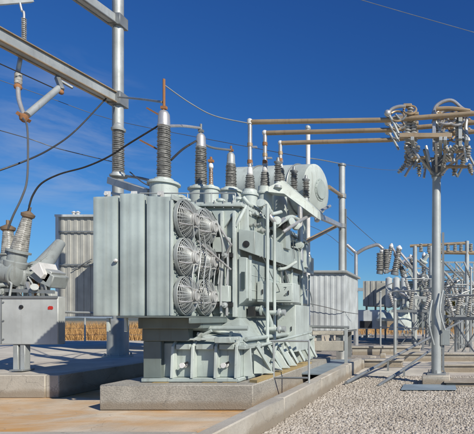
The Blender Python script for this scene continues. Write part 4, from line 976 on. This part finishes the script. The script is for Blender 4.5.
for i, (a, c, Y) in enumerate((((440, 258), (462, 281), 29), ((455, 262), (474, 284), 31), ((446, 300), (476, 288), 26), ((450, 312), (478, 300), 30), ((441, 306), (458, 322), 28), ((405, 262), (426, 284), 31), ((412, 256), (432, 272), 31))):
    single(MB().tube([P(a[0], a[1], Y), P(c[0], c[1], Y + 1)], .06, 8), 'brace_pipe', random.choice(['galvd', 'galv', 'alum']),
           ['slanting pipe below the high crossbar right of the switch pole', 'second slanting pipe nearer the right edge, below the high crossbar', 'gently rising pipe at lower right, in front of the lattice', 'lower rising pipe near the bushes at the right edge', 'short pipe slanting down toward the bushes', 'pale pipe slanting over the far transformer tank', 'upper slanting pipe just left of the switch pole'][i], 'pipe')
gantry((438, 458, 476), 262, 36, 0, 'pale lattice gantry highest in the far tangle, behind the pipe portal frame', h=.7, mat='galv')
gantry((404, 430), 268, 44, 0, 'far lattice gantry seen above the distant transformer', h=.6, mat='galv')
random.seed(55)
for i, (px, py, dx, dy) in enumerate(((441, 268, 12, 14), (450, 276, -9, 18), (456, 268, 14, 16), (464, 262, 9, 22), (470, 284, -14, 12), (444, 288, 16, -8), (452, 296, 20, 6), (408, 272, 14, 18), (418, 262, 12, -6), (426, 268, -14, 22), (412, 290, 16, -10), (459, 286, 12, 20))):
    Yj = random.uniform(26, 34); o = thing('slanting_insulator', P(px, py, Yj), '', 'insulator', 'slanting insulators hung in the far switchyard')
    a = P(px, py, Yj); c = P(px + dx, py + dy, Yj + .5); d_ = c - a
    MB().tube([a, a + d_ * .35], .05, 8).build('rod', 'galv', o); MB().lathe(a + d_ * .35, d_, sheds(d_.length * .45, .055, .05, .1, .05), 12).build('sheds', random.choice(['porcl', 'porcs']), o); MB().tube([a + d_ * .8, c], .05, 8).build('rod', 'alum', o)
    o['label'] = 'slanting pale insulator rod among the distant switchgear around the switch pole'
# slim posts
for i, (px, top, bot, Y, w_) in enumerate(((380.5, 292, 337, 24, .045), (395, 300, 340, 22, .07), (441, 262, 335, 26, .08), (462, 280, 330, 30, .06), (471, 268, 332, 26, .06))):
    single(MB().cyl((PX(px, Y), Y, 0), (PX(px, Y), Y, PZ(top, Y)), w_, n=10).ball((PX(px, Y), Y, PZ(top, Y)), w_ * 1.3), 'slim_post', 'galv',
           ['thin metal post left of the far transformer radiators', 'thicker metal post in front of the far transformer radiators', 'slim post close on the right of the switch pole', 'slim post in the middle of the far lattice', 'slim post nearest the right edge'][i], 'post')
single(MB().cyl(P(380, 327, 24), P(395, 328, 22.5), .025, n=8).cyl(P(395, 327, 22.5), P(431, 330, 21), .025, n=8), 'low_rail', 'galvd', 'thin rail linking the two slim posts left of the switch pole', 'rail')

# ------------------------------------------------------------------ horizon: trees, bushes, grass, fence
def foliage(name, c, w_, h, n, mat, label, cat, group, seed, leaf=.22, trunk=True):
    rng = random.Random(seed); g = thing(name, c, label, cat, group); c = Vector(c)
    if trunk:
        t = MB()
        t.tube([c, c + Vector((.05, 0, h * .45)), c + Vector((0, 0, h * .7))], [.16, .1, .04], 7)
        for k in range(4): a = rng.uniform(0, 6.28); t.tube([c + UP * h * .3, c + Vector((math.cos(a) * w_ * .3, math.sin(a) * w_ * .3, h * .65))], [.07, .02], 5)
        t.build('trunk', 'bark', g)
    b = MB(); cl = [(Vector((rng.uniform(-.5, .5) * w_, rng.uniform(-.5, .5) * w_, h * rng.uniform(.25, .95))), rng.uniform(.18, .34) * h) for _ in range(9)]
    for i in range(n):
        cc, rr = rng.choice(cl); d_ = Vector((rng.gauss(0, 1), rng.gauss(0, 1), rng.gauss(0, .8))).normalized() * rr * rng.random() ** .4
        p_ = c + cc + d_
        if p_.z < c.z: continue
        u = Vector((rng.gauss(0, 1), rng.gauss(0, 1), rng.gauss(0, 1))).normalized() * leaf; v = u.cross(Vector((rng.random(), rng.random(), rng.random()))).normalized() * leaf * .6
        b.add([p_ - u, p_ + v, p_ + u, p_ - v], [(0, 1, 2, 3)])
    b.build('crown', mat, g)
tl = [(447, 70, 7, 4.5, 'leaf'), (456, 78, 8, 5, 'leafg'), (464, 72, 7, 3.5, 'leaf'), (473, 68, 6, 4.2, 'leaf'), (481, 74, 8, 5, 'leafg'), (424, 85, 8, 4, 'leafg')]
tlab = ['yellowing bushy tree just right of the switch pole on the horizon', 'taller green tree on the horizon behind the lattice', 'low yellow-brown tree between the lattice columns', 'yellow-brown tree at the right edge of the horizon', 'green tree cut by the right edge', 'low green tree behind the far transformer']
for i, (px, Y, w_, h, mt) in enumerate(tl): foliage('tree', (PX(px, Y), Y, 0), w_, h, 1500, mt, tlab[i], 'tree', None, i + 40, .33)
def tufts(name, n, fn, seed, mat, label, hmin, hmax, wd):
    rng = random.Random(seed); b = MB()
    for i in range(n):
        x, y, z = fn(rng); h = rng.uniform(hmin, hmax) * (.55 + .45 * abs(math.sin(x * 1.7 + y * .9) * math.cos(x * .6 - y * 2.1)) + .25 * rng.random() ** 4); a = rng.uniform(0, 3.14); dx, dy = math.cos(a) * wd, math.sin(a) * wd; lx, ly = rng.gauss(0, .18) * h, rng.gauss(0, .18) * h
        b.add([(x - dx, y - dy, z), (x + dx, y + dy, z), (x + lx + dx * .3, y + ly, z + h), (x + lx - dx * .3, y + ly, z + h * .95)], [(0, 1, 2, 3)])
    me = b.build(name, mat); return tag(me, label, 'grass', kind='stuff')
tufts('dry_grass', 9000, lambda r: (lambda y: (PX(r.uniform(40, 150), y), y, T if y < 48 else 0))(r.uniform(27, 44)), 3, 'straw', 'tall dry straw-coloured grass behind the fence at lower left', .5, .95, .018)
tufts('dry_grass', 4000, lambda r: (lambda y: (PX(r.uniform(335, 480), y), y, 0))(r.uniform(50, 88)), 4, 'straw', 'band of dry grass along the horizon at the right', .4, .9, .03)
fn = thing('wire_fence', (PX(80, 26), 26, T), 'low wire fence with thin steel posts in front of the dry grass', 'fence')
for px in (50, 85, 120, 155): MB().cyl((PX(px, 26), 26, T), (PX(px, 26), 26, T + 1.25), .04, n=8).build('post', 'galv', fn)
b = MB()
for zz in (.35, .7, 1.05, 1.2): b.cyl((PX(30, 26), 26, T + zz), (PX(160, 26), 26, T + zz), .008, n=5)
b.build('wires', 'galvd', fn)
# distant tree line and low hills
def ridge(name, Y, h, mat, x0=-1800, x1=1800, n=240, seed=0):
    r = random.Random(seed); vs = []; fs = []
    for i in range(n + 1):
        x = x0 + (x1 - x0) * i / n; z = h * (.55 + .35 * math.sin(i * .21 + seed) + .25 * r.random())
        vs += [(x, Y, -1), (x, Y + 10, z), (x, Y + 60, -1)]
    for i in range(n): a = i * 3; fs += [(a, a + 3, a + 4, a + 1), (a + 1, a + 4, a + 5, a + 2)]
    tag(MB().add(vs, fs).build(name, mat), kind='structure')
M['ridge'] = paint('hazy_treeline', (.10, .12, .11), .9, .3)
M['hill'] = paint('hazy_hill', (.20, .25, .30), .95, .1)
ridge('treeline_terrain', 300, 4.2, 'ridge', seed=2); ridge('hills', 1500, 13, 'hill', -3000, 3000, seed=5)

# ------------------------------------------------------------------ light, sky, camera
sun_dir = Vector((1.0, -.80, .90)).normalized()         # towards the sun
elev = math.asin(sun_dir.z); azi = math.atan2(sun_dir.x, sun_dir.y)
sc.world = bpy.data.worlds.new('World'); sc.world.use_nodes = True
nt = sc.world.node_tree; bg = nt.nodes['Background']; bg.inputs['Strength'].default_value = .078
sky = nt.nodes.new('ShaderNodeTexSky'); sky.sky_type = 'NISHITA'; sky.sun_disc = False
sky.sun_elevation = elev; sky.sun_rotation = azi; sky.altitude = 600; sky.air_density = 1.0; sky.dust_density = .0; sky.ozone_density = 4.0
hs = nt.nodes.new('ShaderNodeHueSaturation'); hs.inputs['Saturation'].default_value = 1.22; hs.inputs['Value'].default_value = 1.1
tcz = nt.nodes.new('ShaderNodeTexCoord'); sz = nt.nodes.new('ShaderNodeSeparateXYZ'); nt.links.new(tcz.outputs['Generated'], sz.inputs[0])
tr_ = nt.nodes.new('ShaderNodeValToRGB'); nt.links.new(sz.outputs['Z'], tr_.inputs['Fac'])
e_ = tr_.color_ramp.elements; e_[0].position = 0.0; e_[0].color = (.50, .69, .90, 1); e_[1].position = .55; e_[1].color = (1.05, .98, 1.22, 1)
e2 = tr_.color_ramp.elements.new(.16); e2.color = (.84, .92, 1.05, 1)
tm = nt.nodes.new('ShaderNodeMix'); tm.data_type = 'RGBA'; tm.blend_type = 'MULTIPLY'; tm.inputs[0].default_value = 1
nt.links.new(sky.outputs[0], tm.inputs[6]); nt.links.new(tr_.outputs[0], tm.inputs[7]); nt.links.new(tm.outputs[2], hs.inputs['Color'])
# wispy cloud low on the left
tc = nt.nodes.new('ShaderNodeTexCoord')
mp = nt.nodes.new('ShaderNodeMapping'); mp.inputs['Scale'].default_value = (2.2, 2.2, 8); mp.inputs['Location'].default_value = (.7, 0, .35); nt.links.new(tc.outputs['Generated'], mp.inputs['Vector'])
cn = nt.nodes.new('ShaderNodeTexNoise'); cn.inputs['Scale'].default_value = 2.6; cn.inputs['Detail'].default_value = 8; cn.inputs['Roughness'].default_value = .62; cn.inputs['Distortion'].default_value = .4
nt.links.new(mp.outputs[0], cn.inputs['Vector'])
cr = nt.nodes.new('ShaderNodeValToRGB'); cr.color_ramp.elements[0].position = .47; cr.color_ramp.elements[1].position = .72; nt.links.new(cn.outputs['Fac'], cr.inputs['Fac'])
cdir = Vector((PX(75, 500), 500, 165 )).normalized()
dp = nt.nodes.new('ShaderNodeVectorMath'); dp.operation = 'DOT_PRODUCT'; dp.inputs[1].default_value = cdir; nt.links.new(tc.outputs['Generated'], dp.inputs[0])
mr = nt.nodes.new('ShaderNodeMapRange'); mr.inputs['From Min'].default_value = .988; mr.inputs['From Max'].default_value = .999; nt.links.new(dp.outputs['Value'], mr.inputs['Value'])
mm = nt.nodes.new('ShaderNodeMath'); mm.operation = 'MULTIPLY'; nt.links.new(cr.outputs['Color'], mm.inputs[0]); nt.links.new(mr.outputs[0], mm.inputs[1])
m2 = nt.nodes.new('ShaderNodeMath'); m2.operation = 'MULTIPLY'; m2.inputs[1].default_value = .36; nt.links.new(mm.outputs[0], m2.inputs[0])
mx = nt.nodes.new('ShaderNodeMix'); mx.data_type = 'RGBA'; nt.links.new(m2.outputs[0], mx.inputs[0]); nt.links.new(hs.outputs[0], mx.inputs[6]); mx.inputs[7].default_value = (6.5, 7.0, 7.8, 1)
nt.links.new(mx.outputs[2], bg.inputs['Color'])
sl = bpy.data.lights.new('sun', 'SUN'); sl.energy = 5.0; sc.cycles.diffuse_bounces = 2; sl.angle = R(.5); sl.color = (1, .95, .84)
so = bpy.data.objects.new('sun', sl); col.objects.link(so); so.rotation_euler = sun_dir.to_track_quat('Z', 'Y').to_euler()
cam = bpy.data.cameras.new('camera'); co = bpy.data.objects.new('camera', cam); col.objects.link(co)
co.location = (0, 0, EYE); co.rotation_euler = (R(90), 0, 0)
cam.sensor_fit = 'HORIZONTAL'; cam.sensor_width = 36; cam.lens = 36 * 500 / 474
cam.shift_x = -(440 - 237) / 474; cam.shift_y = (318 - 217) / 474; cam.clip_end = 8000; cam.clip_start = .1
sc.camera = co
sc.view_settings.view_transform = 'Standard'; sc.view_settings.look = 'None'; sc.view_settings.exposure = 0
